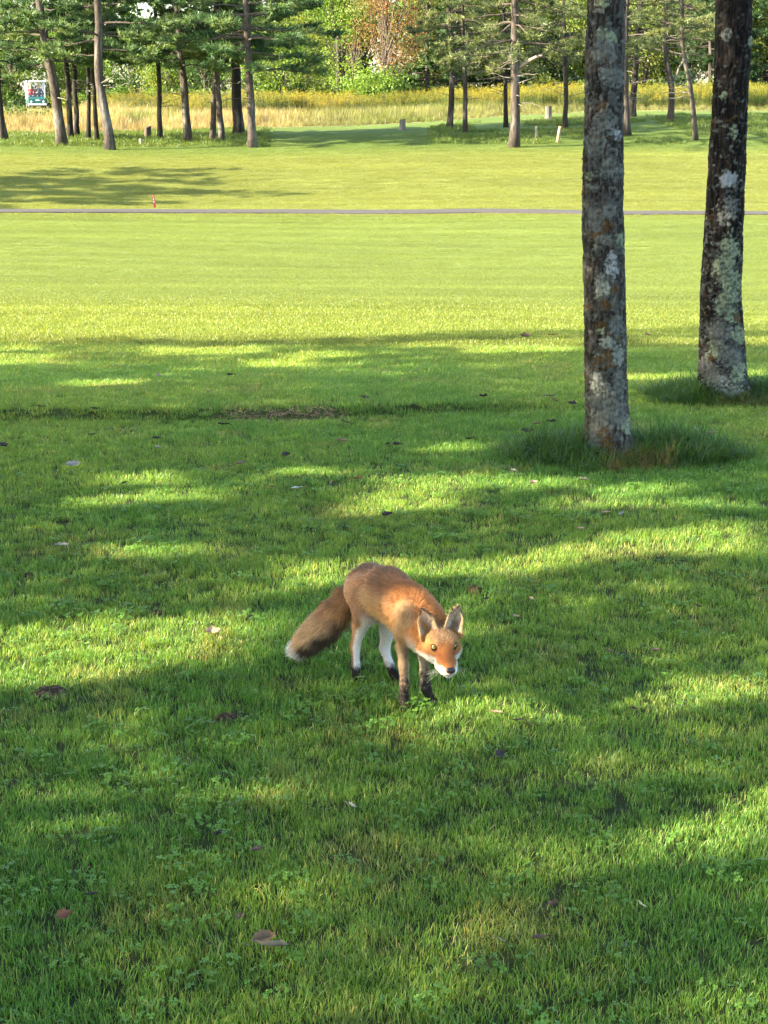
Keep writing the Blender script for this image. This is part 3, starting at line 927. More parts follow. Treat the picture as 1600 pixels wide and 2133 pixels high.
        A.build('eye', M_IRIS, root, smooth=True, origin=og)
    # --- nose leather
    S2 = SDF(H(0, .11, -.028) - .02, H(0, .11, -.028) + .02, .0009)
    for a_, b_, ra_, rb_ in ((H(-.0050, .1105, -.0255), H(.0050, .1105, -.0255), .0072, .0072), (H(0, .1100, -.0295), H(0, .1090, -.0350), .0070, .0040)):
        sl, x, y, z = S2.block(np.minimum(a_, b_) - ra_, np.maximum(a_, b_) + ra_); S2.union(sl, cone_d(x, y, z, a_, b_, ra_, rb_).astype(np.float32), .004)
    for s in (-1, 1):
        a_, b_ = H(s * .0048, .1165, -.0275), H(s * .0075, .1130, -.0290)
        sl, x, y, z = S2.block(a_ - .004, b_ + .004); S2.cut(sl, cone_d(x, y, z, a_, b_, .0018, .0014).astype(np.float32), .001)
    Vn, Fn = S2.mesh()
    A = Acc(); A.add(Vn, Fn, (.012, .012, .014))
    A.build('nose', mat_attr('fox_nose', .35, .5, bump=.2, bscale=900), root, smooth=True, origin=og)
    # --- whiskers
    A = Acc()
    for s in (-1, 1):
        for j in range(7):
            a_ = H(s * (.015 + .001 * (j % 3)), .088 - .004 * (j // 2), -.033 - .003 * (j % 3))
            d_ = nrm(hx * s * 1.0 + hf * r.uniform(-.5, .25) + hu * r.uniform(-.55, .1))
            L_ = r.uniform(.03, .05)
            add_tube(A, [a_, a_ + d_ * L_ * .5, a_ + d_ * L_ - hu * .004], [.00022, .00018, .00005], 3, (.5, .46, .4), cap=False)
    tag(A.build('whiskers', mat_attr('whisker', .4, .4), root, origin=og), kind='stuff')
    return root
# ------------------------------------------------------------------ the two lichened trunks close by
def near_trunk(name, label, rows, patches, seed, dark, height, limbs):
    """rows: (pixel row, left edge, right edge); the trunk stands where its foot meets the lawn"""
    rows = sorted(rows, key=lambda q: -q[0])
    y0, l0, r0 = rows[0]
    foot = px2ground((l0 + r0) / 2, y0)
    Yb = foot[1] + .04
    zs, xs, rs = [], [], []
    for py, l, r_ in rows:
        a, b = at_depth(l, py, Yb), at_depth(r_, py, Yb)
        zs.append((a[2] + b[2]) / 2); xs.append((a[0] + b[0]) / 2); rs.append((b[0] - a[0]) / 2)
    zs, xs, rs = map(np.array, (zs, xs, rs))
    root = empty(name, (xs[0], Yb, float(gz(xs[0], Yb))))
    og = np.array(root.location)
    tag(root, label, 'tree', 'lichened trunks close to the fox')
    ztop = height
    zfine = np.concatenate([np.arange(og[2] - .12, zs[-1] + .15, .0052), np.arange(zs[-1] + .15, ztop, .25)])
    slope = (xs[-1] - xs[-4]) / (zs[-1] - zs[-4])
    def centre(z):
        x = np.interp(z, zs, xs); return np.where(z > zs[-1], xs[-1] + slope * (z - zs[-1]), x)
    def radius(z):
        q = np.interp(z, zs, rs); q = np.where(z > zs[-1], rs[-1] * np.clip(1 - .85 * (z - zs[-1]) / (ztop - zs[-1]), .08, 1), q)
        return q + .03 * np.exp(-np.maximum(z - og[2], 0) / .05) * (z < og[2] + .3)
    k = 11
    cz = np.convolve(np.pad(centre(zfine), k, mode='edge'), np.ones(2 * k + 1) / (2 * k + 1), 'valid')
    rz = np.convolve(np.pad(radius(zfine), k, mode='edge'), np.ones(2 * k + 1) / (2 * k + 1), 'valid')
    n = 132
    th = np.arange(n) * 2 * math.pi / n
    Z, T = np.meshgrid(zfine, th, indexing='ij')
    Rr = np.broadcast_to(rz[:, None], Z.shape); Cx = np.broadcast_to(cz[:, None], Z.shape)
    dirx, diry = np.cos(T), np.sin(T)
    # bark: upright plates and cracks, scales, knobs
    q = np.stack([dirx * Rr * 34, diry * Rr * 34, Z * 9 + seed], -1)
    warp = fbm(q * .6, 3, seed)[..., None]
    plate = fbm(q + warp * 3, 4, seed + 1)
    crack = 1 - np.abs(2 * fbm(np.stack([dirx * Rr * 55, diry * Rr * 55, Z * 7], -1) + warp * 2.5, 3, seed + 2) - 1)
    scale_ = fbm(np.stack([dirx * Rr * 110, diry * Rr * 110, Z * 70], -1), 3, seed + 3)
    spike = np.clip(fbm(np.stack([dirx * Rr * 150, diry * Rr * 150, Z * 120], -1), 2, seed + 4) - .70, 0, 1)
    lump = fbm(np.stack([dirx * 1.4, diry * 1.4, Z * 1.6], -1), 3, seed + 6) - .5
    D = .010 * (plate - .5) - .007 * sm(.78, .97, crack) + .006 * (scale_ - .5) + .030 * spike + .016 * lump
    # colour
    P3 = np.stack([dirx * Rr, diry * Rr, Z], -1)
    dk = np.array(dark)
    c = lit(np.broadcast_to(dk, P3.shape), dk * 2.3, sm(.35, .75, plate * .6 + scale_ * .4))
    c = c * (1 - .6 * sm(.75, .95, crack))[..., None]
    X3 = np.stack([Cx + dirx * Rr, Yb + diry * Rr, Z], -1)
    ppx, ppy = project(X3)
    front = diry < .25
    n_a = fbm(P3 * 26, 4, seed + 10); n_b = fbm(P3 * 75, 3, seed + 11); n_c = fbm(P3 * 9, 3, seed + 12)
    lich = np.zeros(Z.shape)
    GREY = np.array([.20, .205, .175]); PALE = np.array([.30, .32, .265]); MINT = np.array([.30, .35, .215]); OCH = np.array([.135, .075, .024]); WHITE = np.array([.38, .40, .39])
    cols = dict(g=GREY, p=PALE, m=MINT, o=OCH, w=WHITE)
    # general crust of grey lichen, more of it low down
    low = sm(2.6, .2, Z - og[2])
    g = sm(.535, .61, n_a * .45 + n_b * .55 + .10 * (n_c - .5) * 2 + .035 * low - (.16 if seed > 50 else .01) * (1 - low))
    c = lit(c, GREY * .52, g * .85); lich += g * .5
    g = sm(.63, .69, fbm(P3 * 40 + 5, 4, seed + 14)); g = g * (low if seed > 50 else .6); c = lit(c, PALE * .85, g * .85); lich += g * .6
    g = sm(.68, .74, fbm(P3 * 22 + 15, 4, seed + 15)); c = lit(c, OCH * .7, g * .7)
    for (qx, qy, rx, ry, kind) in patches:
        e = np.sqrt(((ppx - qx) / rx) ** 2 + ((ppy - qy) / ry) ** 2) + 1.5 * (n_a - .5) + 1.3 * (n_b - .5)
        w = sm(1.12, .85, e) * front
        if kind != 'd': w = w * (1 - .8 * sm(.50, .57, n_b) * (kind != 'w0'))
        cc = cols[kind[0]]
        c = lit(c, cc * (0.85 + .4 * (n_b - .3))[..., None], w * .95); lich = np.maximum(lich, w * (.3 if kind == 'o' else 1))
    D = D + .0035 * lich * (scale_ - .2)
    Rf = Rr + D * sm(.02, .09, Rr)
    Vt = np.stack([Cx + dirx * Rf, Yb + diry * Rf, Z], -1).reshape(-1, 3)
    m_ = len(zfine)
    i = np.arange(m_ - 1)[:, None] * n; kk = np.arange(n)[None, :]
    F = np.stack([i + kk, i + (kk + 1) % n, i + n + (kk + 1) % n, i + n + kk], -1).reshape(-1, 4)
    A = Acc(); A.add(Vt, F, np.clip(c * .72, .004, .8).reshape(-1, 3))
    A.build('trunk', M_BARK, root, smooth=True, origin=og)
    # limbs and crown above the frame
    r = np.random.default_rng(seed)
    B = Acc(); Lf = Acc()
    leafc = []
    for (z_, az, ln, up, rad) in limbs + [(float(zz), r.uniform(0, 6.28), r.uniform(1.2, 2.4), r.uniform(.1, .5), .035) for zz in np.linspace(5.0, height - .4, 13)]:
        b0 = np.array([float(np.interp(z_, zfine, cz)), Yb, z_]); d = np.array([math.cos(az), math.sin(az), up])
        t = np.linspace(0, 1, 7)[:, None]
        pts = b0 + d * ln * t + np.array([0, 0, .25 * ln]) * t ** 2 + np.cumsum(r.normal(0, .03, (7, 3)), 0)
        add_tube(B, pts, np.linspace(rad, rad * .25, 7), 8, dk * 1.3)
        for j in (2, 3, 4, 5, 6):
            e = nrm(d + r.normal(0, .7, 3)); l2 = r.uniform(.4, .9)
            q = pts[j] + e * l2 * np.linspace(0, 1, 4)[:, None]
            add_tube(B, q, np.linspace(rad * .35, .004, 4), 4, dk * 1.3, cap=False)
            if z_ > 4.0: leafc += [q[2], q[3], (q[1] + q[2]) / 2]
    tag(B.build('branches', M_BARK_FAR, root, smooth=True, origin=og), kind='stuff')
    leaves(Lf, np.array(leafc), .38, 26, .11, [(.06, .12, .025), (.09, .15, .03)], r)
    tag(Lf.build('crown', M_LEAF, root, origin=og), kind='stuff')
    return foot

def leaves(A, centres, spread, per, size, cols, r, flat=.6, keep=None):
    """many small leaf faces round each twig end"""
    n = len(centres) * per
    C = np.repeat(centres, per, 0) + r.normal(0, 1, (n, 3)) * np.array([spread, spread, spread * flat]) * .6
    if keep is not None:
        C = C[keep(C)]; n = len(C)
    d = nrm(r.normal(size=(n, 3)) + np.array([0, 0, -.2])); nn = nrm(r.normal(size=(n, 3)) + np.array([0, 0, .9]))
    s = nrm(np.cross(d, nn)); L = size * r.uniform(.6, 1.3, (n, 1))
    V = np.stack([C - d * L * .5, C + s * L * .33 + d * L * .02, C + d * L * .6 - nn * L * .08, C - s * L * .33 + d * L * .02], 1)
    cols = np.asarray(cols)
    cc = cols[r.integers(0, len(cols), n)] * r.uniform(.55, 1.05, (n, 1))
    f = np.arange(n)[:, None] * 4 + np.array([[0, 1, 2, 3]])
    A.add(V.reshape(-1, 3), f, np.repeat(cc, 4, 0))

def needles(A, C, D, K, L0, L1, w, cols, r, cid=None):
    """needle tufts: C centres, D directions"""
    n = len(C)
    d = nrm(D[:, None, :] * .75 + r.normal(0, .62, (n, K, 3)) + np.array([0, 0, .12]))
    L = r.uniform(L0, L1, (n, K, 1))
    s = nrm(np.cross(d, r.normal(size=(n, K, 3)))) * w
    b = C[:, None, :] + r.normal(0, .02, (n, K, 3))
    V = np.stack([b - s * .5, b + s * .5, b + d * L], 2)
    cols = np.asarray(cols)
    cc = cols[r.integers(0, len(cols), n) if cid is None else cid][:, None, :] * r.uniform(.6, 1.05, (n, K, 1))
    f = np.arange(n * K)[:, None] * 3 + np.array([[0, 1, 2]])
    A.add(V.reshape(-1, 3), f, np.repeat(cc.reshape(-1, 3), 3, 0))

T1_ROWS = [(952, 1217, 1330), (938, 1217, 1322), (905, 1218, 1313), (860, 1218, 1309), (800, 1218, 1306), (700, 1217, 1304), (600, 1216, 1302), (500, 1215, 1300), (420, 1215, 1299), (300, 1217, 1299), (210, 1218, 1300), (100, 1220, 1302), (0, 1223, 1303), (-60, 1225, 1303)]
T2_ROWS = [(834, 1450, 1566), (815, 1453, 1560), (780, 1455, 1556), (700, 1457, 1550), (600, 1460, 1543), (500, 1466, 1548), (400, 1473, 1550), (300, 1479, 1553), (210, 1483, 1556), (150, 1487, 1560), (105, 1489, 1566), (60, 1490, 1567), (0, 1491, 1567), (-60, 1492, 1567)]
T1_PATCH = [(1255, 893, 16, 22, 'o'), (1262, 922, 14, 26, 'o'), (1262, 750, 24, 18, 'o'), (1259, 636, 12, 12, 'o'), (1253, 679, 13, 9, 'o'), (1279, 603, 8, 10, 'o'), (1256, 475, 14, 20, 'o'), (1252, 225, 9, 12, 'o'),
            (1275, 553, 14, 24, 'w'), (1266, 714, 16, 12, 'p'), (1307, 886, 12, 18, 'm'), (1292, 504, 9, 13, 'm'), (1240, 455, 18, 26, 'g'), (1252, 690, 10, 7, 'm'), (1255, 600, 16, 20, 'p'), (1262, 500, 18, 12, 'g'),
            (1243, 800, 14, 26, 'p'), (1258, 845, 34, 40, 'g'), (1290, 860, 14, 24, 'g'), (1235, 910, 12, 30, 'g'), (1268, 78, 22, 18, 'm'), (1258, 105, 26, 26, 'g'), (1275, 160, 26, 22, 'g'), (1255, 5, 18, 8, 'm'), (1287, 280, 10, 10, 'w'), (1240, 300, 20, 30, 'g'), (1270, 350, 24, 20, 'g'), (1255, 160, 8, 8, 'p'), (1228, 365, 7, 9, 'm'), (1285, 680, 14, 20, 'g'), (1270, 440, 16, 18, 'g'), (1262, 250, 22, 22, 'g'), (1288, 740, 12, 20, 'p'), (1290, 800, 12, 26, 'g')]
T2_PATCH = [(1520, 520, 18, 24, 'm'), (1510, 560, 26, 34, 'm'), (1524, 600, 18, 40, 'm'), (1510, 630, 20, 26, 'm'), (1524, 655, 16, 18, 'm'), (1516, 373, 18, 17, 'w0'), (1507, 200, 9, 9, 'm'), (1528, 273, 9, 14, 'm'), (1514, 72, 11, 12, 'g'), (1566, 88, 9, 13, 'm'), (1493, 728, 18, 20, 'm'), (1538, 775, 14, 34, 'm'), (1500, 793, 20, 12, 'p'), (1500, 690, 26, 22, 'g'), (1520, 740, 26, 24, 'g'), (1470, 760, 12, 22, 'g'), (1536, 660, 8, 9, 'o'), (1482, 745, 6, 7, 'o'), (1522, 430, 14, 22, 'g'), (1505, 455, 10, 14, 'g'), (1484, 780, 16, 20, 'g'), (1540, 700, 12, 20, 'm'), (1530, 820, 16, 16, 'p')]

# ------------------------------------------------------------------ trees beyond the fairway
def trunk_path(pts_px, wpx, top, r):
    """pixel points from the foot upward -> world polyline standing on the ground"""
    foot = px2ground(*pts_px[0])
    P = [foot] + [at_depth(x, y, foot[1]) for x, y in pts_px[1:]]
    P = np.array(P)
    d = nrm(P[-1] - P[-2]); d = nrm(d * .4 + np.array([0, 0, 1.0]))
    zz = P[-1][2]; extra = []
    p = P[-1].copy()
    while p[2] < foot[2] + top:
        p = p + d * .8 + r.normal(0, .04, 3) * [1, 1, 0]; extra.append(p.copy())
    P = np.concatenate([P, np.array(extra)]) if extra else P
    # even spacing
    s = np.concatenate([[0], np.cumsum(np.linalg.norm(np.diff(P, axis=0), axis=1))])
    t = np.linspace(0, s[-1], max(14, int(s[-1] / .45)))
    Q = np.stack([np.interp(t, s, P[:, k]) for k in range(3)], -1)
    for _ in range(2): Q[1:-1] = .5 * Q[1:-1] + .25 * (Q[:-2] + Q[2:])
    Q += np.concatenate([np.zeros((1, 3)), r.normal(0, .012, (len(Q) - 1, 3))])
    r0 = wpx / 2 / FPX * foot[1]
    u = t / s[-1]
    rad = r0 * (1 - .82 * u ** 1.2) + r0 * .35 * np.exp(-t / .25)
    Q[0, 2] -= .1
    return foot, Q, rad

BARKS = [(.042, .034, .028), (.060, .049, .041), (.030, .025, .022)]
def bark_cols(V, base, r, lich=.2):
    n1 = fbm(V * [7, 7, 2.2], 3, int(r.integers(99)))
    n2 = fbm(V * 9, 3, int(r.integers(99)))
    c = np.asarray(base) * (0.55 + .95 * n1)[:, None]
    return lit(c, np.array([.17, .165, .145]), sm(.60, .68, n2) * lich * 3)

def pine(px, wpx, seed, top=11, cb=2.6, limb=2.8, dens=1.0, cols=None, label='', group='', tone=0, droop=.0, gap=None, stubs=5, name='pine_tree', tufts=58, tl=(.17, .29), K=11, lich=.2, wn=.036):
    r = np.random.default_rng(seed)
    foot, Q, rad = trunk_path(px, wpx, top, r)
    root = empty(name, foot); og = foot
    tag(root, label, 'tree', group)
    A = Acc(); add_tube(A, Q, rad, 12)
    A.c = [bark_cols(v, BARKS[tone], r, lich) for v in A.v]
    A.build('trunk', M_BARK_FAR, root, smooth=True, origin=og)
    B, C, D = Acc(), [], []
    hz = Q[:, 2] - foot[2]
    bc = np.array(BARKS[tone]) * 1.3
    for k in range(stubs):                                   # dead stubs under the crown
        z_ = r.uniform(1.2, cb + .6); b0 = np.array([np.interp(z_, hz, Q[:, j]) for j in range(3)])
        az = r.uniform(0, 6.283); d = np.array([math.cos(az), math.sin(az), r.uniform(-.25, .35)]); l = r.uniform(.3, 1.3)
        t = np.linspace(0, 1, 5)[:, None]
        add_tube(B, b0 + d * l * t + r.normal(0, .03, (5, 3)) * t, np.linspace(.018, .006, 5), 4, (.17, .15, .13), cap=False)
    z = cb
    while z < top - .3:
        u = (z - cb) / (top - cb)
        for _ in range(r.integers(3, 6)):
            az = r.uniform(0, 6.283)
            if gap and gap[0] < (az % 6.283) < gap[1]: continue
            l = limb * (1 - u) ** .65 * r.uniform(.6, 1.12) * (0.75 if z < cb + .3 else 1)
            zz = z + r.uniform(-.2, .2)
            b0 = np.array([np.interp(zz, hz, Q[:, j]) for j in range(3)])
            d = np.array([math.cos(az), math.sin(az), 0]); up = r.uniform(-.12, .22) - droop
            t = np.linspace(0, 1, 8)[:, None]
            pts = b0 + d * l * t + np.array([0, 0, 1.0]) * (up * l * t - (.16 + droop) * l * t ** 2 + .12 * l * t ** 3) + np.cumsum(r.normal(0, .025, (8, 3)), 0) * (t > 0)
            br = .012 + .011 * l
            add_tube(B, pts, np.linspace(br, .006, 8), 5, bc, cap=False)
            nt = max(3, int(tufts * l / limb * dens * (1 if z < 6.5 else .6)))
            for side in range(max(3, int(nt / 3.0))):
                s = r.uniform(.3, 1.0) ** .8; p = np.array([np.interp(s, t[:, 0], pts[:, j]) for j in range(3)])
                lat = np.array([-d[1], d[0], 0]) * (1 if r.random() < .5 else -1)
                e = nrm(d * r.uniform(.4, 1.1) + lat * r.uniform(.2, 1.0) + np.array([0, 0, r.uniform(-.12, .30) - droop * .6]))
                tl_ = r.uniform(.22, .62) * (1.1 - .5 * s) * (limb / 2.8)
                tip = p + e * tl_
                add_tube(B, [p, (p + tip) / 2 + r.normal(0, .015, 3), tip], [.007, .005, .003], 3, bc, cap=False)
                for q in (.45, .75, 1.0):
                    C.append(p + e * tl_ * q + r.normal(0, .03, 3)); D.append(e + np.array([0, 0, .25 - droop * .8]))
        z += r.uniform(.36, .55)
    tag(B.build('branches', M_BARK_FAR, root, origin=og), kind='stuff')
    Nn = Acc()
    C, D = np.array(C), np.array(D)
    cols = np.asarray(cols if cols is not None else [(.055, .115, .040), (.075, .140, .045), (.10, .165, .05)])
    patch = fbm(C * 1.1, 2, seed)
    cid = np.clip(((patch - .25) * 2 * len(cols) + r.normal(0, .5, len(C))).astype(int), 0, len(cols) - 1)
    needles(Nn, C, D, K, tl[0], tl[1], wn, cols, r, cid)
    tag(Nn.build('crown', M_NEEDLE, root, origin=og), kind='stuff')
    return root

def at_dist(px, Y):
    """ground point seen in pixel column px at Y metres"""
    x = (px - 800) / FPX * (Y * FWD[1] + 1.5 * math.sin(PITCH))
    return np.array([x, Y, float(gz(x, Y))])

def broadleaf(px, wpx, seed, H=11, W=3.2, cb=2.5, cols=None, label='', group='', name='broadleaf_tree', stems=1, clumps=80, per=130, size=.18, spread=.95, tone=1, lean=(0, 0), foot=None, hollow=.35, sink=0):
    r = np.random.default_rng(seed)
    if foot is None: foot = at_dist(*px)
    foot = np.array([foot[0], foot[1], float(gz(foot[0], foot[1])) - sink])
    root = empty(name, foot); tag(root, label, 'tree', group)
    r0 = wpx / 2 / FPX * foot[1]
    A = Acc(); tops = []
    for s in range(stems):
        az = r.uniform(0, 6.283); sp = 0 if stems == 1 else r.uniform(.06, .16)
        t = np.linspace(0, 1, 12)[:, None]
        pts = foot + np.array([math.cos(az) * r0 * 1.6 * (stems > 1), math.sin(az) * r0 * 1.6 * (stems > 1), -.1]) + np.array([math.cos(az) * sp + lean[0], math.sin(az) * sp + lean[1], 1]) * H * .85 * t + np.cumsum(r.normal(0, .05, (12, 3)), 0) * [1, 1, 0]
        add_tube(A, pts, r0 * (1 - .85 * t[:, 0]) + .02, 8); tops.append(pts)
    A.c = [bark_cols(v, BARKS[tone], r) for v in A.v]
    A.build('trunk', M_BARK_FAR, root, smooth=True, origin=foot)
    B = Acc(); C = []
    cen = foot + np.array([lean[0] * H * .6, lean[1] * H * .6, (H + cb) / 2]); hh = (H - cb) / 2
    for k in range(clumps):
        for _ in range(20):
            v = r.uniform(-1, 1, 3)
            if hollow ** 2 < v @ v < 1: break
        wz = math.sqrt(max(0.05, 1 - max(0, v[2]) ** 2)) if v[2] > 0 else 1.0
        p = cen + np.array([v[0] * W * wz, v[1] * W * wz, v[2] * hh]); C.append(p)
        if k % 2 == 0:
            st = tops[r.integers(stems)]; b0 = st[np.clip(int((p[2] - foot[2]) / H * 9) - 2, 1, 11)]
            mid = (b0 + p) / 2 + r.normal(0, .2, 3) + np.array([0, 0, -.15])
            add_tube(B, [b0, mid, p], [.045, .028, .008], 4, np.array(BARKS[tone]) * 1.8, cap=False)
    tag(B.build('branches', M_BARK_FAR, root, origin=foot), kind='stuff')
    Lf = Acc(); C = np.array(C)
    cols = np.asarray(cols)
    ci = r.integers(0, len(cols), len(C))
    for j in range(len(cols)):
        if (ci == j).any(): leaves(Lf, C[ci == j], spread, per, size, [cols[j], cols[j] * 1.15], r, .7)
    tag(Lf.build('crown', M_LEAF, root, origin=foot), kind='stuff')
    return root

def shrub(foot, W, H, cols, seed, label, group, n=26, per=45, size=.13, name='shrub'):
    r = np.random.default_rng(seed)
    foot = np.array([foot[0], foot[1], float(gz(foot[0], foot[1]))])
    root = empty(name, foot); tag(root, label, 'shrub', group)
    B = Acc(); C = []
    for k in range(n):
        a = r.uniform(0, 6.283); q = math.sqrt(r.random())
        p = foot + np.array([W * q * math.cos(a), W * q * math.sin(a), H * r.uniform(.25, 1.0) * (1 - .45 * q * q)])
        C.append(p)
        if k % 2 == 0: add_tube(B, [foot + r.normal(0, .1, 3) * [1, 1, 0], (foot + p) / 2 + r.normal(0, .1, 3), p], [.02, .014, .006], 4, (.09, .07, .055), cap=False)
    tag(B.build('stems', M_BARK_FAR, root, origin=foot), kind='stuff')
    Lf = Acc(); leaves(Lf, np.array(C), .45, per, size, cols, r, .8)
    tag(Lf.build('foliage', M_LEAF, root, origin=foot), kind='stuff')
    return root
# ------------------------------------------------------------------ background planting
PINE_C = [(.045, .100, .038), (.080, .155, .055), (.125, .205, .075), (.175, .245, .085)]
LARCH_C = [(.090, .125, .045), (.14, .175, .060), (.20, .225, .08)]
def far_px(px, Y):
    q = project(at_dist(px, Y)); return [(px, float(q[1])), (px, float(q[1]) - 110)]

def build_background():
    gp = 'pines along the far side of the fairway'
    # (pixel polyline from the foot up, trunk width px, extra)
    pine([(8, 292), (0, 240), (-6, 160), (-12, 60)], 17, 301, 11, 2.2, 2.6, label='pine with dark leaning trunk at the end of the row beyond the golf cart', group=gp, cols=PINE_C)
    pine([(130, 303), (117, 200), (96, 95), (86, 40)], 21, 302, 12, 3.0, 2.6, label='thick pine trunk leaning away from the golf cart', group=gp, cols=PINE_C, tone=1, stubs=8)
    pine([(147, 287), (143, 180), (134, 60)], 12, 303, 11, 3.1, 1.9, label='slim dark pine close behind the thick leaning one', group=gp, cols=PINE_C[:3], tone=2)
    pine([(161, 285), (156, 180), (152, 60)], 11, 304, 11, 3.4, 1.8, label='slim dark pine, second behind the thick leaning one', group=gp, cols=PINE_C[:3], tone=2)
    pine([(184, 292), (186, 200), (180, 80)], 9, 305, 9, 3.2, 1.5, label='thin dark pine beside the one with the twisted trunk', group=gp, dens=.65, cols=PINE_C[:3], tone=2)
    pine([(203, 294), (196, 200), (188, 80)], 9, 306, 9, 3.2, 1.5, label='thin pine with a pale foot beside the twisted trunk', group=gp, dens=.65, cols=PINE_C[:3], tone=2)
    pine([(229, 312), (221, 240), (208, 180), (201, 140), (208, 90), (205, 40)], 20, 307, 12, 3.4, 2.7, label='pine with grey twisted trunk and bulging lichened foot', group=gp, cols=PINE_C, tone=1, lich=.3)
    pine([(333, 289), (332, 180), (327, 60), (320, -10)], 10, 308, 12, 4.0, 2.3, label='slender upright pine just past the first stump', group=gp, cols=PINE_C, dens=.55)
    pine([(391, 295), (386, 200), (378, 120), (370, 30)], 16, 309, 12, 2.9, 3.0, label='pine with straight grey trunk and bright low boughs', group=gp, cols=PINE_C[1:], tone=1)
    pine([(443, 292), (447, 200), (452, 100)], 12, 310, 11, 3.1, 2.6, label='slim pine, one of a close pair with pale feet', group=gp, cols=PINE_C, tone=1)
    pine([(462, 294), (455, 200), (448, 100)], 12, 311, 11, 3.1, 2.6, label='slim pine, one of a close pair with pale feet', group=gp, cols=PINE_C, tone=1)
    pine([(497, 280), (493, 200), (487, 80)], 21, 312, 13, 3.0, 3.3, label='stout dark pine trunk behind the last pine of the row', group=gp, cols=PINE_C, tone=2)
    pine([(527, 307), (522, 200), (515, 80)], 17, 313, 12, 2.75, 3.5, label='last pine of the row, long boughs over open grass', group=gp, cols=PINE_C, tone=1)
    # right of the gap: thinner, twiggy conifers
    gr = 'twiggy conifers on the far bank'
    kw = dict(group=gr, cols=LARCH_C, K=9, tl=(.12, .22), tufts=46, stubs=14, wn=.026)
    pine([(936, 268), (943, 180), (940, 110), (934, 0)], 12, 320, 12, 3.6, 2.2, label='conifer with slightly bowed dark trunk nearest the open gap', tone=0, droop=.05, **kw)
    pine([(970, 280), (970, 190), (968, 140)], 10, 321, 8, 2.7, 2.2, label='short conifer with drooping boughs beside the bowed trunk', tone=0, droop=.12, **kw)
    pine([(1054, 265), (1053, 180), (1050, 130)], 9, 322, 9, 2.5, 2.2, label='thin dark conifer behind the trunk with the forked limb', tone=2, droop=.05, **kw)
    t17 = pine([(1071, 307), (1073, 200), (1074, 130), (1072, 40)], 20, 323, 11, 2.8, 3.0, label='pale brown conifer with a thick forked limb beside two posts', tone=1, droop=.08, **kw)
    pine([(1179, 267), (1179, 190), (1176, 60)], 10, 324, 10, 2.8, 2.6, label='thin dark conifer beside the leaning pale post', tone=0, droop=.05, **kw)
    pine([(1308, 282), (1304, 230), (1302, 160), (1305, 60)], 14, 325, 10, 3.2, 2.4, label='pale conifer trunk partly hidden by the nearer lichened trunk', tone=1, **kw)
    pine([(1318, 243), (1318, 200), (1324, 150), (1330, 60)], 13, 326, 10, 2.7, 2.4, label='dark conifer behind the pale half-hidden trunk', tone=2, **kw)
    t21 = pine([(1396, 254), (1402, 180), (1398, 160), (1386, 130), (1385, 60)], 13, 327, 9, 3.0, 2.4, label='pale trunk that forks low between the two lichened trunks', tone=1, **kw)
    pine([(1450, 292), (1446, 230), (1436, 165), (1422, 120), (1420, 0)], 10, 328, 11, 3.6, 2.2, label='thin grey trunk leaning between the two lichened trunks', tone=1, **kw)
    # thick side limbs that show
    for t, a, pts, w in ((t17, (1078, 143), [(1100, 128), (1118, 118), (1130, 116)], .075), (t17, (1070, 142), [(1064, 120), (1062, 100)], .05), (t21, (1402, 168), [(1410, 158), (1415, 140), (1424, 125)], .06)):
        og = np.array(t.location); Yb = og[1]
        Q = np.array([at_depth(*a, Yb)] + [at_depth(*p, Yb - .15 * k) for k, p in enumerate(pts)])
        A = Acc(); add_tube(A, Q, np.linspace(w, w * .6, len(Q)), 8, (.19, .165, .14))
        A.build('limb', M_BARK_FAR, t, smooth=True, origin=og)
    # ---- the wood behind the meadow
    GR = [(.10, .19, .028), (.14, .24, .035), (.19, .29, .045)]; DK = [(.035, .075, .022), (.055, .105, .030)]; YL = [(.22, .26, .05), (.16, .22, .04), (.11, .17, .035)]
    OR = [(.26, .125, .05), (.29, .165, .065), (.17, .18, .055), (.20, .10, .045)]
    gw = 'leafy trees at the edge of the wood'
    broadleaf((715, 122), 12, 401, 14, 3.4, 5.0, GR, 'tall bright green tree with several bare stems behind the meadow', gw, stems=5, clumps=60, tone=2)
    broadleaf((806, 112), 9, 402, 12, 2.7, 2.2, OR, 'tree turning orange and rust red behind the goldenrod', gw, clumps=90, per=170, size=.115, name='autumn_tree')
    broadleaf((735, 121), 9, 403, 13, 2.6, 1.2, GR[1:], 'bright yellow-green tree in front of the turning one', gw, clumps=60)
    broadleaf((775, 110), 7, 404, 2.6, 2.2, .2, GR, 'low bushy green tree under the turning one', gw, clumps=50, size=.18)
    broadleaf((585, 114), 9, 405, 6.0, 3.2, 1.4, GR, 'small crooked light green tree at the end of the pine row', gw, clumps=50, tone=1)
    broadleaf((640, 126), 9, 406, 10, 3.4, .8, YL, 'yellowish bushy tree left of the tall bare-stemmed one', gw, clumps=80)
    broadleaf((660, 131), 9, 407, 7, 3.0, .4, GR, 'round green tree low behind the meadow', gw, clumps=60)
    broadleaf((110, 143), 10, 408, 8, 2.6, 1.0, GR, 'light green tree seen through the first pine trunks', gw, clumps=60)
    broadleaf((165, 146), 10, 409, 9, 2.8, 1.0, GR[1:], 'bright green tree glowing between the slim pine trunks', gw, clumps=60)
    broadleaf((285, 141), 10, 410, 7.5, 3.6, 1.0, GR + DK, 'broad dull green tree seen past the twisted pine', gw, clumps=70)
    broadleaf((30, 147), 11, 411, 9, 3.0, 1.6, YL + DK, 'thinly leaved twiggy tree behind the golf cart', gw, clumps=55, per=22, tone=1)
    broadleaf((-40, 141), 11, 412, 9, 3.2, 1.0, DK + GR, 'dull green tree to the far side of the golf cart', gw, clumps=60)
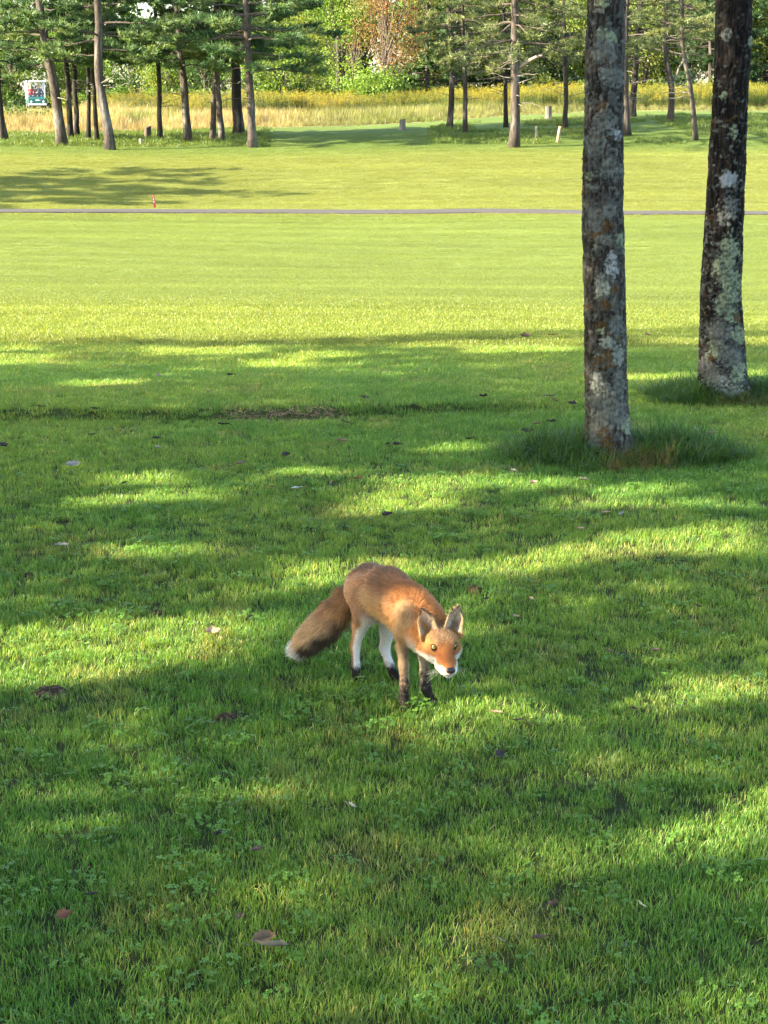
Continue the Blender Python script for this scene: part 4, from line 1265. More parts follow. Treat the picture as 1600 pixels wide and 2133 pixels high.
    broadleaf((430, 132), 11, 413, 7, 3.0, .6, DK, 'dark low tree filling the gap behind the pine pair', gw, clumps=60, per=60)
    broadleaf((350, 137), 9, 414, 6.5, 2.6, .6, GR + YL, 'small olive green tree beyond the slender pine', gw, clumps=55)
    broadleaf((520, 130), 9, 415, 8, 2.8, .6, YL + GR, 'olive leafy tree behind the last pines', gw, clumps=55)
    fc = 'firs at the edge of the wood'
    kf = dict(group=fc, K=9, tl=(.30, .48), tufts=46, stubs=0, wn=.075, name='fir_tree')
    FIR = [(.035, .075, .030), (.060, .120, .040), (.10, .18, .05)]
    pine(far_px(890, 118), 10, 420, 13, .8, 2.8, label='bright layered fir beside the orange tree', cols=FIR[1:], **kf)
    pine(far_px(915, 124), 10, 421, 12, .6, 3.2, label='green fir behind the bowed conifer trunk', cols=FIR, **kf)
    pine(far_px(1010, 126), 10, 422, 12, .5, 3.4, label='dark fir behind the short drooping conifer', cols=FIR[:2], **kf)
    pine(far_px(1115, 122), 10, 423, 11, .4, 3.4, label='dark fir low behind the two posts', cols=FIR[:2], **kf)
    pine(far_px(1480, 118), 10, 424, 11, .4, 3.4, label='dark fir behind the leaning grey trunk', cols=FIR[:2], **kf)
    pine(far_px(1610, 118), 10, 425, 11, .4, 3.6, label='dark fir past the farther lichened trunk', cols=FIR[:2], **kf)
    r = np.random.default_rng(77)
    k = 0
    for px_, py_, pal, H_, W_ in [(950, 122, YL, 11, 3.4), (1060, 122, DK + YL, 12, 3.6), (1150, 122, YL, 12, 3.6), (1215, 129, GR, 11, 3.4), (1265, 129, YL + DK, 12, 3.6), (1340, 122, YL, 12, 3.4), (1385, 129, GR + YL, 11, 3.4), (1440, 122, YL + DK, 12, 3.6), (1530, 122, DK + GR, 12, 3.4), (1590, 122, YL, 12, 3.6), (1680, 122, DK, 12, 3.6)]:
        lab = ['yellowing tree of the wood behind the goldenrod', 'thinning olive tree of the wood behind the goldenrod'][k % 2]
        broadleaf((px_, py_), 10, 430 + k, H_, W_, 1.4, pal, lab, 'trees of the wood on the far bank', clumps=85, per=95, size=.20, tone=k % 3, name='woodland_tree'); k += 1
    # rows deeper in the wood
    gd = 'trees deeper in the wood'
    k = 0
    for X_ in np.arange(-48, 60, 5.2):
        x_ = X_ + r.uniform(-1.5, 1.5); y_ = 158 + r.uniform(-6, 12)
        px_, _ = project(np.array([x_, y_, 1.0]))
        H_ = r.uniform(13, 16.5) if not (290 < px_ < 420) else 8.0
        broadleaf(None, 8, 470 + k, H_, 4.0, .5, [DK, DK + GR, DK + YL][k % 3], 'dark crowded tree deep in the wood', gd, clumps=80, per=55, size=.55, spread=1.3, tone=2, foot=(x_, y_), name='woodland_tree', hollow=0); k += 1
    gb = 'bushes along the foot of the wood'
    shrub(px2ground(22, 262), 1.6, .8, DK + GR[:1], 519, 'low dark bush below the golf cart', gb)
    k = 0
    for px_ in list(range(-60, 1680, 62)):
        f = at_dist(px_ + r.uniform(-18, 18), r.uniform(136, 143) if px_ < 300 else r.uniform(112, 118))
        shrub(f, r.uniform(1.2, 2.0), r.uniform(1.2, 2.2), [DK, GR[:2], YL][r.integers(3)], 520 + k, 'leafy bush at the foot of the wood behind the meadow', gb, per=60, size=.20); k += 1

# ------------------------------------------------------------------ meadow
def build_meadow():
    S = [(1, 1, 1), (1.15, 1.05, .95), (.85, .85, .8)]
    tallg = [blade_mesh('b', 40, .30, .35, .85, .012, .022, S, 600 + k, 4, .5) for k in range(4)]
    def golden(seed):
        r = np.random.default_rng(seed); A = Acc()
        for k in range(7):
            b = np.array([r.normal(0, .16), r.normal(0, .16), 0]); h = r.uniform(.85, 1.35); l = r.normal(0, .07, 2)
            tp = b + np.array([l[0], l[1], h])
            add_tube(A, [b, (b + tp) / 2, tp], [.008, .007, .004], 3, (.10, .15, .03), cap=False)
            n = 26; s = r.uniform(.12, .82, n); p = b + (tp - b) * s[:, None]; a = r.uniform(0, 6.283, n)
            d = np.stack([np.cos(a), np.sin(a), r.uniform(-.1, .6, n)], -1); L_ = r.uniform(.08, .16, (n, 1)); sd = np.stack([-np.sin(a), np.cos(a), a * 0], -1)
            V = np.stack([p, p + d * L_ * .5 + sd * .02, p + d * L_, p + d * L_ * .5 - sd * .02], 1)
            A.add(V.reshape(-1, 3), np.arange(n)[:, None] * 4 + np.array([[0, 1, 2, 3]]), np.array([.20, .255, .06]))
            n = 15; s = r.uniform(.84, 1.03, n); p = b + (tp - b) * s[:, None] + r.normal(0, .035, (n, 3)); a = r.uniform(0, 6.283, n)
            d = np.stack([np.cos(a), np.sin(a), r.uniform(0, .8, n)], -1); L_ = r.uniform(.05, .10, (n, 1)); sd = np.stack([-np.sin(a), np.cos(a), a * 0], -1)
            V = np.stack([p, p + d * L_ * .5 + sd * .022, p + d * L_, p + d * L_ * .5 - sd * .022], 1)
            A.add(V.reshape(-1, 3), np.arange(n)[:, None] * 4 + np.array([[0, 1, 2, 3]]), np.array([.50, .42, .055]))
        return bpy.data.objects.new('b', make_mesh('b', np.concatenate(A.v), A.f, np.concatenate(A.c), M_GRASS))
    n = 20000
    y = rng.uniform(60, 118, n); x = rng.uniform(-1, 1, n) * (.262 * y + 4)
    keep = y > meadow_y(x) + rng.normal(0, .5, n); x, y = x[keep], y[keep]
    e = y - meadow_y(x); nn = fbm(np.stack([x * .18, y * .12, x * 0], -1), 3, 91)
    pxs, _ = project(np.stack([x, y, y * 0], -1))
    straw = (1 - .75 * sm(480, 720, pxs)) * sm(.45, .60, nn + .35 * sm(12, 0, e) * sm(2, -10, x) + .06)
    n = len(x)
    col = lit(np.broadcast_to([.19, .23, .06], (n, 3)), np.array([.40, .33, .165]), straw) * .72 * rng.uniform(.55, 1.25, (n, 1)) * (.7 + .6 * fbm(np.stack([x * .9, y * .5, x * 0], -1), 3, 33))[:, None]
    pxm, _ = project(np.stack([x, y, y * 0], -1))
    s = (.35 + .65 * sm(0, 7, e)) * (1 - .85 * sm(200, 120, pxm) * sm(80, 92, y)) * rng.uniform(.7, 1.15, n) * (1 - .45 * sm(2, 8, x) * sm(12, 4, e))
    P = np.stack([x, y, gz(x, y)], -1)
    rot = np.stack([rng.normal(0, .1, n), rng.normal(0, .1, n), rng.uniform(0, 6.283, n)], -1)
    scatter('meadow_grass', tallg, P, rot, np.stack([s * 1.1, s * 1.1, s], -1), rng.integers(0, 4, n), col, 'tall straw-coloured meadow grass behind the trees', 'grass')
    # goldenrod
    gl = [golden(620 + k) for k in range(4)]
    n = 11000
    y = rng.uniform(80, 128, n); x = rng.uniform(-1, 1, n) * (.262 * y + 4)
    e = y - meadow_y(x); nn = fbm(np.stack([x * .15, y * .10, x * 0], -1), 3, 95)
    pxx, _ = project(np.stack([x, y, y * 0], -1))
    keep = (e > 12 + 6 * (nn - .5) - 7 * sm(900, 1300, pxx)) & (rng.random(n) < sm(.33, .5, nn + .3 * sm(850, 1250, pxx) + .1 * sm(200, 400, pxx))) & ~((pxx < 200) | ((pxx < 330) & (rng.random(n) < .6)))
    x, y = x[keep], y[keep]; n = len(x)
    yel = fbm(np.stack([x * .3, y * .2, x * 0], -1), 2, 97)
    tint = .72 * lit(np.ones((n, 3)), np.array([.72, .88, 1.0]), sm(.68, .42, yel)) * rng.uniform(.65, 1.2, (n, 1))
    tint = tint * lit(np.ones((n, 3)), np.array([.95, .88, .95]), sm(1000, 800, pxx[keep]) * (rng.random(n) < .75))
    s = rng.uniform(.6, 1.0, n) * (.7 + .7 * fbm(np.stack([x * .5, y * .3, x * 0], -1), 2, 98))
    rot = np.stack([rng.normal(0, .06, n), rng.normal(0, .06, n), rng.uniform(0, 6.283, n)], -1)
    scatter('goldenrod', gl, np.stack([x, y, gz(x, y)], -1), rot, np.stack([s, s, s], -1), rng.integers(0, 4, n), tint, 'yellow flowering goldenrod massed before the wood', 'flowers')
    # rough grass under the far trees
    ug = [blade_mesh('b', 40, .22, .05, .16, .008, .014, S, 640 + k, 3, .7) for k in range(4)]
    n = 9000
    y = rng.uniform(53, 72, n); x = rng.uniform(-1, 1, n) * (.262 * y + 3)
    px_, py_ = project(np.stack([x, y, gz(x, y)], -1))
    keep = (((px_ < 560) & (py_ < 306)) | ((px_ > 900) & (py_ < 300) & (fbm(np.stack([x * .4, y * .4, x * 0], -1), 3, 12) > .5))) & (y < meadow_y(x))
    x, y = x[keep], y[keep]; n = len(x)
    col = lit(np.broadcast_to([.065, .12, .022], (n, 3)), np.array([.11, .145, .033]), rng.random(n))
    s = rng.uniform(.6, 1.2, n); rot = np.stack([rng.normal(0, .1, n), rng.normal(0, .1, n), rng.uniform(0, 6.283, n)], -1)
    scatter('rough_grass', ug, np.stack([x, y, gz(x, y)], -1), rot, np.stack([s * 1.3, s * 1.3, s], -1), rng.integers(0, 4, n), col, 'rough green grass left long under the far trees', 'grass')

def build_collars():
    S = [(1, 1, 1), (1.15, 1.05, .9), (.85, .95, 1.0)]
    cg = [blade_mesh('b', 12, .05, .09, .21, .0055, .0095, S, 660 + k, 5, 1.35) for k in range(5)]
    for (tx, ty), rx, lab in zip(TRUNKS_XY, (.46, .44), ('uncut dark grass ringing the nearer lichened trunk', 'uncut dark grass ringing the farther lichened trunk')):
        n = 1300
        a = rng.uniform(0, 6.283, n); q = rng.uniform(.15, 1, n) ** .8
        wob = .8 + .4 * fbm(np.stack([np.cos(a) * 2 + tx, np.sin(a) * 2, a * 0], -1), 2, 5)
        x = tx + rx * q * np.cos(a) * 1.15 * wob + .05; y = ty + rx * q * np.sin(a) * .8 * wob
        cl = fbm(np.stack([x * 7, y * 7, x * 0], -1), 3, 44)
        keep = (np.hypot(x - tx, y - ty) > .115) & (rng.random(n) < .35 + 1.2 * sm(.35, .6, cl))
        x, y, q, cl = x[keep], y[keep], q[keep], cl[keep]; n = len(x)
        front = np.exp(-((x - tx - .02) / .13) ** 2) * (y < ty)
        dead = rng.random(n) < (.35 * ((y < ty - .12) & (np.abs(x - tx - .08) < .16)))
        col = np.where(dead[:, None], np.array([.22, .15, .055]), lit(np.broadcast_to([.032, .082, .016], (n, 3)), np.array([.085, .150, .028]), rng.random(n)))
        s = rng.uniform(.55, 1.15, n) * (1.0 - .55 * q ** 2) * (.55 + .8 * cl) * (1 - .40 * front)
        rot = np.stack([rng.normal(0, .2, n), rng.normal(0, .2, n), rng.uniform(0, 6.283, n)], -1)
        scatter('uncut_grass', cg, np.stack([x, y, gz(x, y)], -1), rot, np.stack([s * 1.1, s * 1.1, s], -1), rng.integers(0, 5, n), col, lab, 'grass')

# ------------------------------------------------------------------ trees beside the camera that shade the lawn
# streaks of sun on the lawn: pixel strip (x0, y0, x1, y1, half height, how open)
SUNNY = [(-120, 1358, 300, 1346, 54, 1), (290, 1343, 620, 1310, 34, 1), (600, 1206, 780, 1192, 20, 1), (780, 1192, 1070, 1186, 17, 1), (1060, 1186, 1270, 1148, 22, 1), (1250, 1138, 1580, 1124, 26, 1),
         (205, 1152, 480, 1150, 9, 1), (210, 1003, 385, 997, 8, 1), (150, 1048, 490, 1030, 10, 1), (560, 990, 730, 982, 7, 1), (740, 1052, 975, 1042, 18, 1), (790, 1012, 1080, 1000, 12, 1), (1090, 1012, 1230, 1006, 10, 1),
         (1240, 1030, 1430, 1016, 11, 1), (1160, 1052, 1590, 1054, 6, .9), (900, 938, 1015, 931, 7, 1), (850, 1490, 1110, 1464, 15, .90), (1330, 1456, 1660, 1426, 16, .92),
         (1340, 1775, 1640, 1705, 34, .96), (1500, 1690, 1640, 1655, 14, .93), (1430, 2150, 1640, 2085, 65, 1),
         (-20, 752, 140, 750, 9, 1), (320, 736, 580, 731, 7, 1), (520, 762, 660, 758, 6, 1), (840, 723, 1220, 714, 6, 1), (1000, 733, 1230, 728, 6, 1), (160, 804, 310, 801, 5, .98), (1290, 791, 1460, 786, 6, 1), (1530, 785, 1640, 782, 6, 1), (1370, 716, 1640, 711, 6, 1), (0, 730, 90, 728, 5, 1),
         (600, 745, 760, 742, 5, 1)]

def shade_keep(r):
    def keep(C):
        g = C.copy()
        for _ in range(3):                                   # where this leaf's shadow falls on the lawn
            h = g[:, 2] - gz(g[:, 0], g[:, 1]); t = h / SUN[2]; g = g - SUN * t[:, None]
        px_, py_ = project(g)
        grow = FPX * .032 * EYE / (g[:, 1] ** 2 + 2.56)      # half a leaf, seen on the lawn
        ok = np.ones(len(C), bool)
        vis = g[:, 1] > .5
        wob = (fbm(g * 3.0, 3, 71) - .5)
        edge = np.interp(px_, [-200, 0, 250, 420, 700, 900, 1000, 1250, 1600, 2000], [722, 716, 704, 712, 706, 694, 690, 688, 677, 668])
        ok &= ~(vis & (py_ < edge + 8 * wob + grow))
        for x0, y0, x1, y1, hh, op in SUNNY:
            t = np.clip((px_ - x0) / (x1 - x0), -.2, 1.2)
            inside = (px_ > x0 - 10) & (px_ < x1 + 10) & (np.abs(py_ - (y0 + (y1 - y0) * t)) < hh * (1.0 + 1.4 * wob) + grow)
            ok &= ~(vis & inside & (r.random(len(C)) < op))
        hd = np.array([.180, 3.70, .215]) - C                  # the sun also reaches the fox's face
        along = hd @ SUN
        ok &= (np.linalg.norm(hd - along[:, None] * SUN, axis=1) > .10) | (r.random(len(C)) > .72)
        return ok
    return keep

def build_shade_trees():
    r = np.random.default_rng(88)
    uu = nrm(np.array([SUN[0], SUN[1], 0])); vv = np.array([-uu[1], uu[0], 0])
    g = 'leafy trees beside the lawn that shade it'
    spots = [(-8.0, -4.6), (-8.6, -1.6), (-7.6, 1.75), (-8.4, 4.5), (-8.2, 6.6), (-8.0, -7.8)]
    for k, (bx, by) in enumerate(spots):
        foot = np.array([bx, by, float(gz(bx, by))])
        root = empty('shade_tree', foot)
        tag(root, 'leafy tree beside the lawn, casting its dappled shade', 'tree', g)
        A = Acc(); B = Acc(); t = np.linspace(0, 1, 14)[:, None]; H_ = 8.8
        tr = foot + np.array([0, 0, 1]) * H_ * t + np.cumsum(r.normal(0, .04, (14, 3)), 0) * [1, 1, 0]
        add_tube(A, tr, .17 * (1 - .8 * t[:, 0]), 12); A.c = [bark_cols(v, BARKS[1], r) for v in A.v]
        A.build('trunk', M_BARK_FAR, root, smooth=True, origin=foot)
        C = []; kp = shade_keep(r)
        for j in range(230):
            z_ = r.uniform(1.5, 8.6); w = 2.7 * math.sqrt(max(.25, 1 - ((z_ - 4.6) / 5.0) ** 2)); a = r.uniform(0, 6.283); q = math.sqrt(r.random())
            p = np.array([bx + w * q * math.cos(a), by + w * q * math.sin(a), foot[2] + z_]); C.append(p)
            b0 = tr[int(np.clip((z_ - .8) / H_ * 13, 2, 13))]
            if j % 3 == 0 and kp(b0 + (p - b0) * np.linspace(.15, 1, 14)[:, None]).all():
                add_tube(B, [b0, (b0 + p) / 2, p], [.022, .015, .006], 4, (.10, .085, .07), cap=False)
        tag(B.build('branches', M_BARK_FAR, root, origin=foot), kind='stuff')
        Lf = Acc(); leaves(Lf, np.array(C), .9, 120, .105, [(.06, .12, .025), (.09, .15, .03)], r, .9, keep=shade_keep(r))
        tag(Lf.build('crown', M_LEAF, root, origin=foot), kind='stuff')
    # pines out of view whose shade lies across the far bank
    for k, (x_, y_, h_) in enumerate([(-18.5, 40.5, 7.4), (-20.5, 43, 8), (-19, 46, 7), (-24, 41, 9)]):
        px_ = project(np.array([x_, y_, float(gz(x_, y_))]))
        pine([px_, (px_[0] - 2, px_[1] - 120)], 18, 350 + k, h_, 1.6, 2.9, label='pine beyond the end of the row, shading the far bank', group='pines shading the far bank', cols=PINE_C, dens=1.2)
# ------------------------------------------------------------------ small things
def rotz(a): 
    c, s = math.cos(a), math.sin(a); return np.array([[c, -s, 0], [s, c, 0], [0, 0, 1]])

M_DRYLEAF = mat_leaf('dry_leaf', trans=.15, rough=.7, spec=.2, tgain=(1, .9, .7))
def dead_leaf(px, py, size, col, yaw, curl, label, group=None, lift=.012, aspect=.5, tiltx=0.0, under=None):
    p = px2ground(px, py, .024); lift = lift + .010
    nu, nv = 9, 5
    u = np.linspace(0, 1, nu); v = np.linspace(-1, 1, nv)
    r = np.random.default_rng(int(px * 7 + py))
    U, Vv = np.meshgrid(u, v, indexing='ij')
    wid = aspect * r.uniform(.75, 1.35) * .5 * np.sin(np.pi * U ** .8) ** .75 * (1 + .30 * np.sin(U * r.uniform(12, 28) + Vv * 2 + r.uniform(0, 6)) * np.abs(Vv))
    a = curl * Vv
    x = U - .5; yv = wid * np.sin(a) / max(curl, .01); z = wid * (1 - np.cos(a)) / max(curl, .01) + .10 * curl * (2 * U - 1) ** 2 + .16 * (fbm(np.stack([U * 3 + px, Vv * 1.5 + py, U * 0], -1), 2, 3) - .5) + r.normal(0, .014, U.shape)
    Pv = np.stack([x, yv, z], -1).reshape(-1, 3) * size
    cx, sx = math.cos(tiltx), math.sin(tiltx)
    Pv = Pv @ np.array([[1, 0, 0], [0, cx, -sx], [0, sx, cx]]).T @ rotz(yaw).T
    Pv[:, 2] += lift - Pv[:, 2].min() * .6
    i = (np.arange(nu - 1)[:, None] * nv + np.arange(nv - 1)[None, :]).ravel()
    F = np.stack([i, i + 1, i + nv + 1, i + nv], -1)
    c = np.asarray(col) * (0.75 + .5 * fbm(Pv * 90, 3, 3))[:, None]
    c = lit(c, np.asarray(col) * .45, np.exp(-(Vv.ravel() / .12) ** 2) * .6)
    A = Acc(); A.add(Pv, F, c)
    add_tube(A, np.array([[.5, 0, .02], [.62, .02, .05], [.74, .06, .06]]) * size @ rotz(yaw).T + [0, 0, lift], [.0012, .001, .0007], 4, np.asarray(col) * .7, cap=False)
    o = A.build('fallen_leaf', M_DRYLEAF, smooth=True)
    o.location = tuple(p)
    return tag(o, label, 'leaf', group)

def build_litter():
    GY, BR, RD, DKB, WH, PK = (.28, .26, .21), (.20, .13, .075), (.20, .085, .048), (.045, .033, .03), (.50, .48, .45), (.42, .27, .17)
    dead_leaf(562, 1982, .074, (.19, .175, .14), 2.95, 1.3, 'large curled grey dead leaf with brown torn edge on the lawn', lift=.022, aspect=.6, tiltx=.5)
    dead_leaf(550, 1962, .046, BR, .4, 1.0, 'brown torn leaf scrap behind the large curled grey leaf', lift=.022, tiltx=.7)
    dead_leaf(132, 1912, .036, RD, .8, 1.2, 'small crumpled reddish brown dead leaf', lift=.018, aspect=.7, tiltx=.6)
    dead_leaf(733, 1684, .034, WH, 2.2, 1.0, 'pale silvery upturned leaf standing in the grass', lift=.020, tiltx=.8)
    dead_leaf(1040, 1578, .036, DKB, .7, 1.1, 'dark purplish curled leaf with a tan edge', lift=.022, aspect=.8, tiltx=.7)
    dead_leaf(1336, 1893, .028, (.42, .46, .30), 1.9, .9, 'pale green-white leaf fragment in the grass', lift=.022, tiltx=.8)
    dead_leaf(1042, 1962, .028, GY, 2.3, 1.2, 'small grey leaf beside a dark brown one', lift=.018, tiltx=.5)
    dead_leaf(1126, 1952, .034, (.10, .065, .05), .2, 1.2, 'dark brown flattened leaf sunk in the grass', lift=.012)
    dead_leaf(1152, 1882, .028, (.17, .09, .055), .9, 1.1, 'little rust brown leaf half hidden in grass', lift=.012)
    dead_leaf(190, 1862, .026, DKB, .3, 1.0, 'small black leaf in the clover', lift=.012)
    dead_leaf(500, 1908, .026, (.14, .08, .055), 1.2, 1.0, 'small brown leaf beside the yellow stalk', lift=.012)
    dead_leaf(444, 1320, .044, PK, .3, 1.0, 'pinkish tan leaf lying in the sunlit strip', lift=.020, aspect=.7, tiltx=.3)
    dead_leaf(128, 1141, .052, GY, .2, .8, 'grey-brown leaf lying flat near the shaded edge of grass', lift=.022)
    dead_leaf(1035, 1487, .030, PK, 2.9, .9, 'tan leaf in the sun patch before the fox', lift=.018)
    dead_leaf(1078, 1500, .028, DKB, .2, 1.0, 'dark leaf just behind the tan one before the fox', lift=.014)
    dead_leaf(535, 1770, .030, (.14, .09, .07), .5, 1.0, 'dull brown leaf below the upturned silvery leaf', lift=.013)
    dead_leaf(455, 1735, .028, DKB, .9, 1.0, 'small dark leaf in the thick shaded clover', lift=.013)
    hue = lambda c: {GY: 'grey', BR: 'brown', DKB: 'blackish', WH: 'whitish', PK: 'tan'}.get(c, 'dull brown')
    g1 = 'leaves scattered around the fox'
    for x, y, c, s in [(1270, 1360, BR, .030), (1366, 1358, (.14, .1, .08), .03), (1455, 1265, DKB, .034), (1107, 1250, PK, .026), (1075, 1286, PK, .028), (1295, 1073, GY, .045), (1262, 1070, PK, .04), (1210, 1104, PK, .035), (520, 1288, DKB, .03), (140, 1216, BR, .034), (1320, 1480, DKB, .028), (1012, 1250, DKB, .03)]:
        dead_leaf(x, y, s, c, rng.uniform(0, 6.28), rng.uniform(.7, 1.3), 'small %s dry leaf lying in grass around the fox' % hue(c), g1, lift=.018, tiltx=rng.uniform(-.5, .6))
    g2 = 'leaves scattered over the lawn before the trunks'
    for x, y, c, s in [(152, 972, GY, .07), (502, 969, BR, .07), (596, 952, DKB, .06), (740, 1002, BR, .06), (618, 1021, WH, .05), (806, 1077, DKB, .05), (328, 936, GY, .06), (326, 917, DKB, .045), (980, 918, DKB, .05), (1098, 902, DKB, .065), (1150, 882, DKB, .05), (1450, 899, GY, .06), (1484, 906, PK, .05), (260, 1010, DKB, .04), (712, 922, BR, .06), (866, 850, DKB, .06), (720, 884, DKB, .07), (466, 888, DKB, .06), (193, 909, DKB, .05), (6, 932, DKB, .09), (1148, 828, GY, .07), (1155, 838, BR, .06), (1192, 844, DKB, .05), (1007, 829, DKB, .05), (1110, 1010, PK, .05), (1070, 984, GY, .04), (1215, 1002, GY, .045), (690, 1010, BR, .04), (565, 1018, BR, .04), (760, 832, DKB, .07), (434, 819, GY, .06), (328, 786, GY, .07), (480, 784, DKB, .05), (1155, 700, BR, .10), (1350, 700, DKB, .06), (1095, 703, DKB, .08), (1120, 886, BR, .05), (868, 775, GY, .07), (200, 855, DKB, .05), (85, 850, DKB, .05), (828, 930, DKB, .05), (808, 929, DKB, .045)]:
        dead_leaf(x, y, s, c, rng.uniform(0, 6.28), rng.uniform(.7, 1.3), 'small %s dead leaf on the lawn between fox and trunks' % hue(c), g2, lift=.022, tiltx=rng.uniform(-.5, .6))
    # yellow stalk
    p = px2ground(545, 1885)
    A = Acc(); q = np.array([[-.014, 0, .038], [-.006, 0, .036], [.002, 0, .026], [.006, -.002, .012], [.004, -.004, .002]])
    add_tube(A, q, [.0007, .0008, .0009, .0012, .0018], 5, (.45, .36, .06))
    o = A.build('leaf_stalk', M_DRYLEAF, smooth=True); o.location = tuple(p)
    tag(o, 'thin yellow curved leaf stalk in the grass', 'stalk')
    # bare earth
    labs = ['patch of bare crumbly earth beside the sunlit strip', 'small scuff of bare earth in the shaded lawn', 'tiny bare spot behind the sunlit strip', 'bare spot of earth behind the fox', 'tiny bare spot near the flat grey leaf']
    M_SOIL = mat_attr('soil', .95, .1, bump=.8, bscale=160, nvar=.4, nscale=140)
    for (sx, sy, ra, rb), lab in zip(SOIL_W, labs):
        n = 26; u = np.linspace(-1.15, 1.15, n); U, Vv = np.meshgrid(u, u, indexing='ij')
        q = np.stack([U * ra, Vv * rb * 2.0, U * 0], -1)
        e = U ** 2 + Vv ** 2
        z = .014 * (1 - sm(.3, 1.2, e)) + .012 * (fbm(q * 90 + sx, 4, 4) - .5) * (1 - sm(.9, 1.3, e)) - .01 * sm(.9, 1.3, e)
        A = Acc(); i = (np.arange(n - 1)[:, None] * n + np.arange(n - 1)[None, :]).ravel()
        c = lit(np.broadcast_to([.04, .025, .015], (n * n, 3)), np.array([.14, .085, .048]), sm(.4, .65, fbm(q * 120, 3, 6)).ravel())
        A.add(np.stack([q[..., 0], q[..., 1], z], -1).reshape(-1, 3), np.stack([i, i + n, i + n + 1, i + 1], -1), c)
        o = A.build('soil_patch', M_SOIL, smooth=True); o.location = (sx, sy, float(gz(sx, sy)) + .004)
        tag(o, lab, 'soil')
    # dry turf under the ledge
    A = Acc(); r = np.random.default_rng(3)
    for sx, sy in STRAW:
        for _ in range(150):
            b = np.array([sx + r.normal(0, .05), sy + r.normal(0, .03), 0]); b[2] = gz(b[0], b[1]) + .004
            d = nrm(r.normal(size=3) * [1, .6, .25] + [0, 0, .22]); L_ = r.uniform(.015, .035); s = nrm(np.cross(d, r.normal(size=3))) * .0018
            A.add([b - s, b + s, b + d * L_], [[0, 1, 2]], np.array([.42, .27, .17]) * r.uniform(.6, 1.2))
    tag(A.build('dry_turf', M_DRYLEAF), 'strip of dry pinkish turf below the low ledge', 'dry grass', kind='stuff')

def stump(px, py, wpx, hpx, label, seed, lean=0.0, col=(.17, .145, .12)):
    p = px2ground(px, py); k = p[1] / FPX; R0, Hh = wpx / 2 * k, hpx * k
    r = np.random.default_rng(seed)
    root = empty('tree_stump', p); tag(root, label, 'stump', 'old stumps under the far trees')
    n = 28; th = np.arange(n) * 2 * math.pi / n
    lob = 1 + .10 * np.sin(3 * th + seed) + .06 * np.sin(7 * th)
    zs = np.array([-.05, 0, .08, .3, .6, .85, 1.0]) * Hh
    A = Acc(); rows = []
    for j, z in enumerate(zs):
        rr = R0 * lob * (1 + .35 * math.exp(-max(z, 0) / (.12 * Hh + 1e-6))) * (1 + r.normal(0, .015, n))
        zz = z + (j == 6) * (.10 * Hh * np.sin(th + seed)) 
        rows.append(np.stack([rr * np.cos(th) + lean * max(z, 0), rr * np.sin(th), np.full(n, z) + (zz - z)], -1))
    V = np.concatenate(rows); i = np.arange(6)[:, None] * n; kk = np.arange(n)[None, :]
    F = np.stack([i + kk, i + (kk + 1) % n, i + n + (kk + 1) % n, i + n + kk], -1).reshape(-1, 4)
    A.add(V, F, bark_cols(V + p, col, r, .25)); A.build('bark', M_WOOD, root, smooth=True)
    T = rows[-1] * [.97, .97, 1] + [0, 0, .004]; cen = T.mean(0) - [0, 0, .03 * Hh]
    A = Acc(); mid = (T + cen) / 2
    A.add(np.concatenate([T, mid, [cen]]), np.concatenate([np.stack([kk[0], (kk[0] + 1) % n, n + (kk[0] + 1) % n], -1), np.stack([kk[0], n + (kk[0] + 1) % n, n + kk[0]], -1), np.stack([n + kk[0], n + (kk[0] + 1) % n, np.full(n, 2 * n)], -1)]), np.concatenate([np.full((n, 3), .10), np.full((n, 3), .24), [[.17, .12, .08]]]) * [1.1, .9, .7])
    A.build('cut_top', M_WOOD, root)
    return root

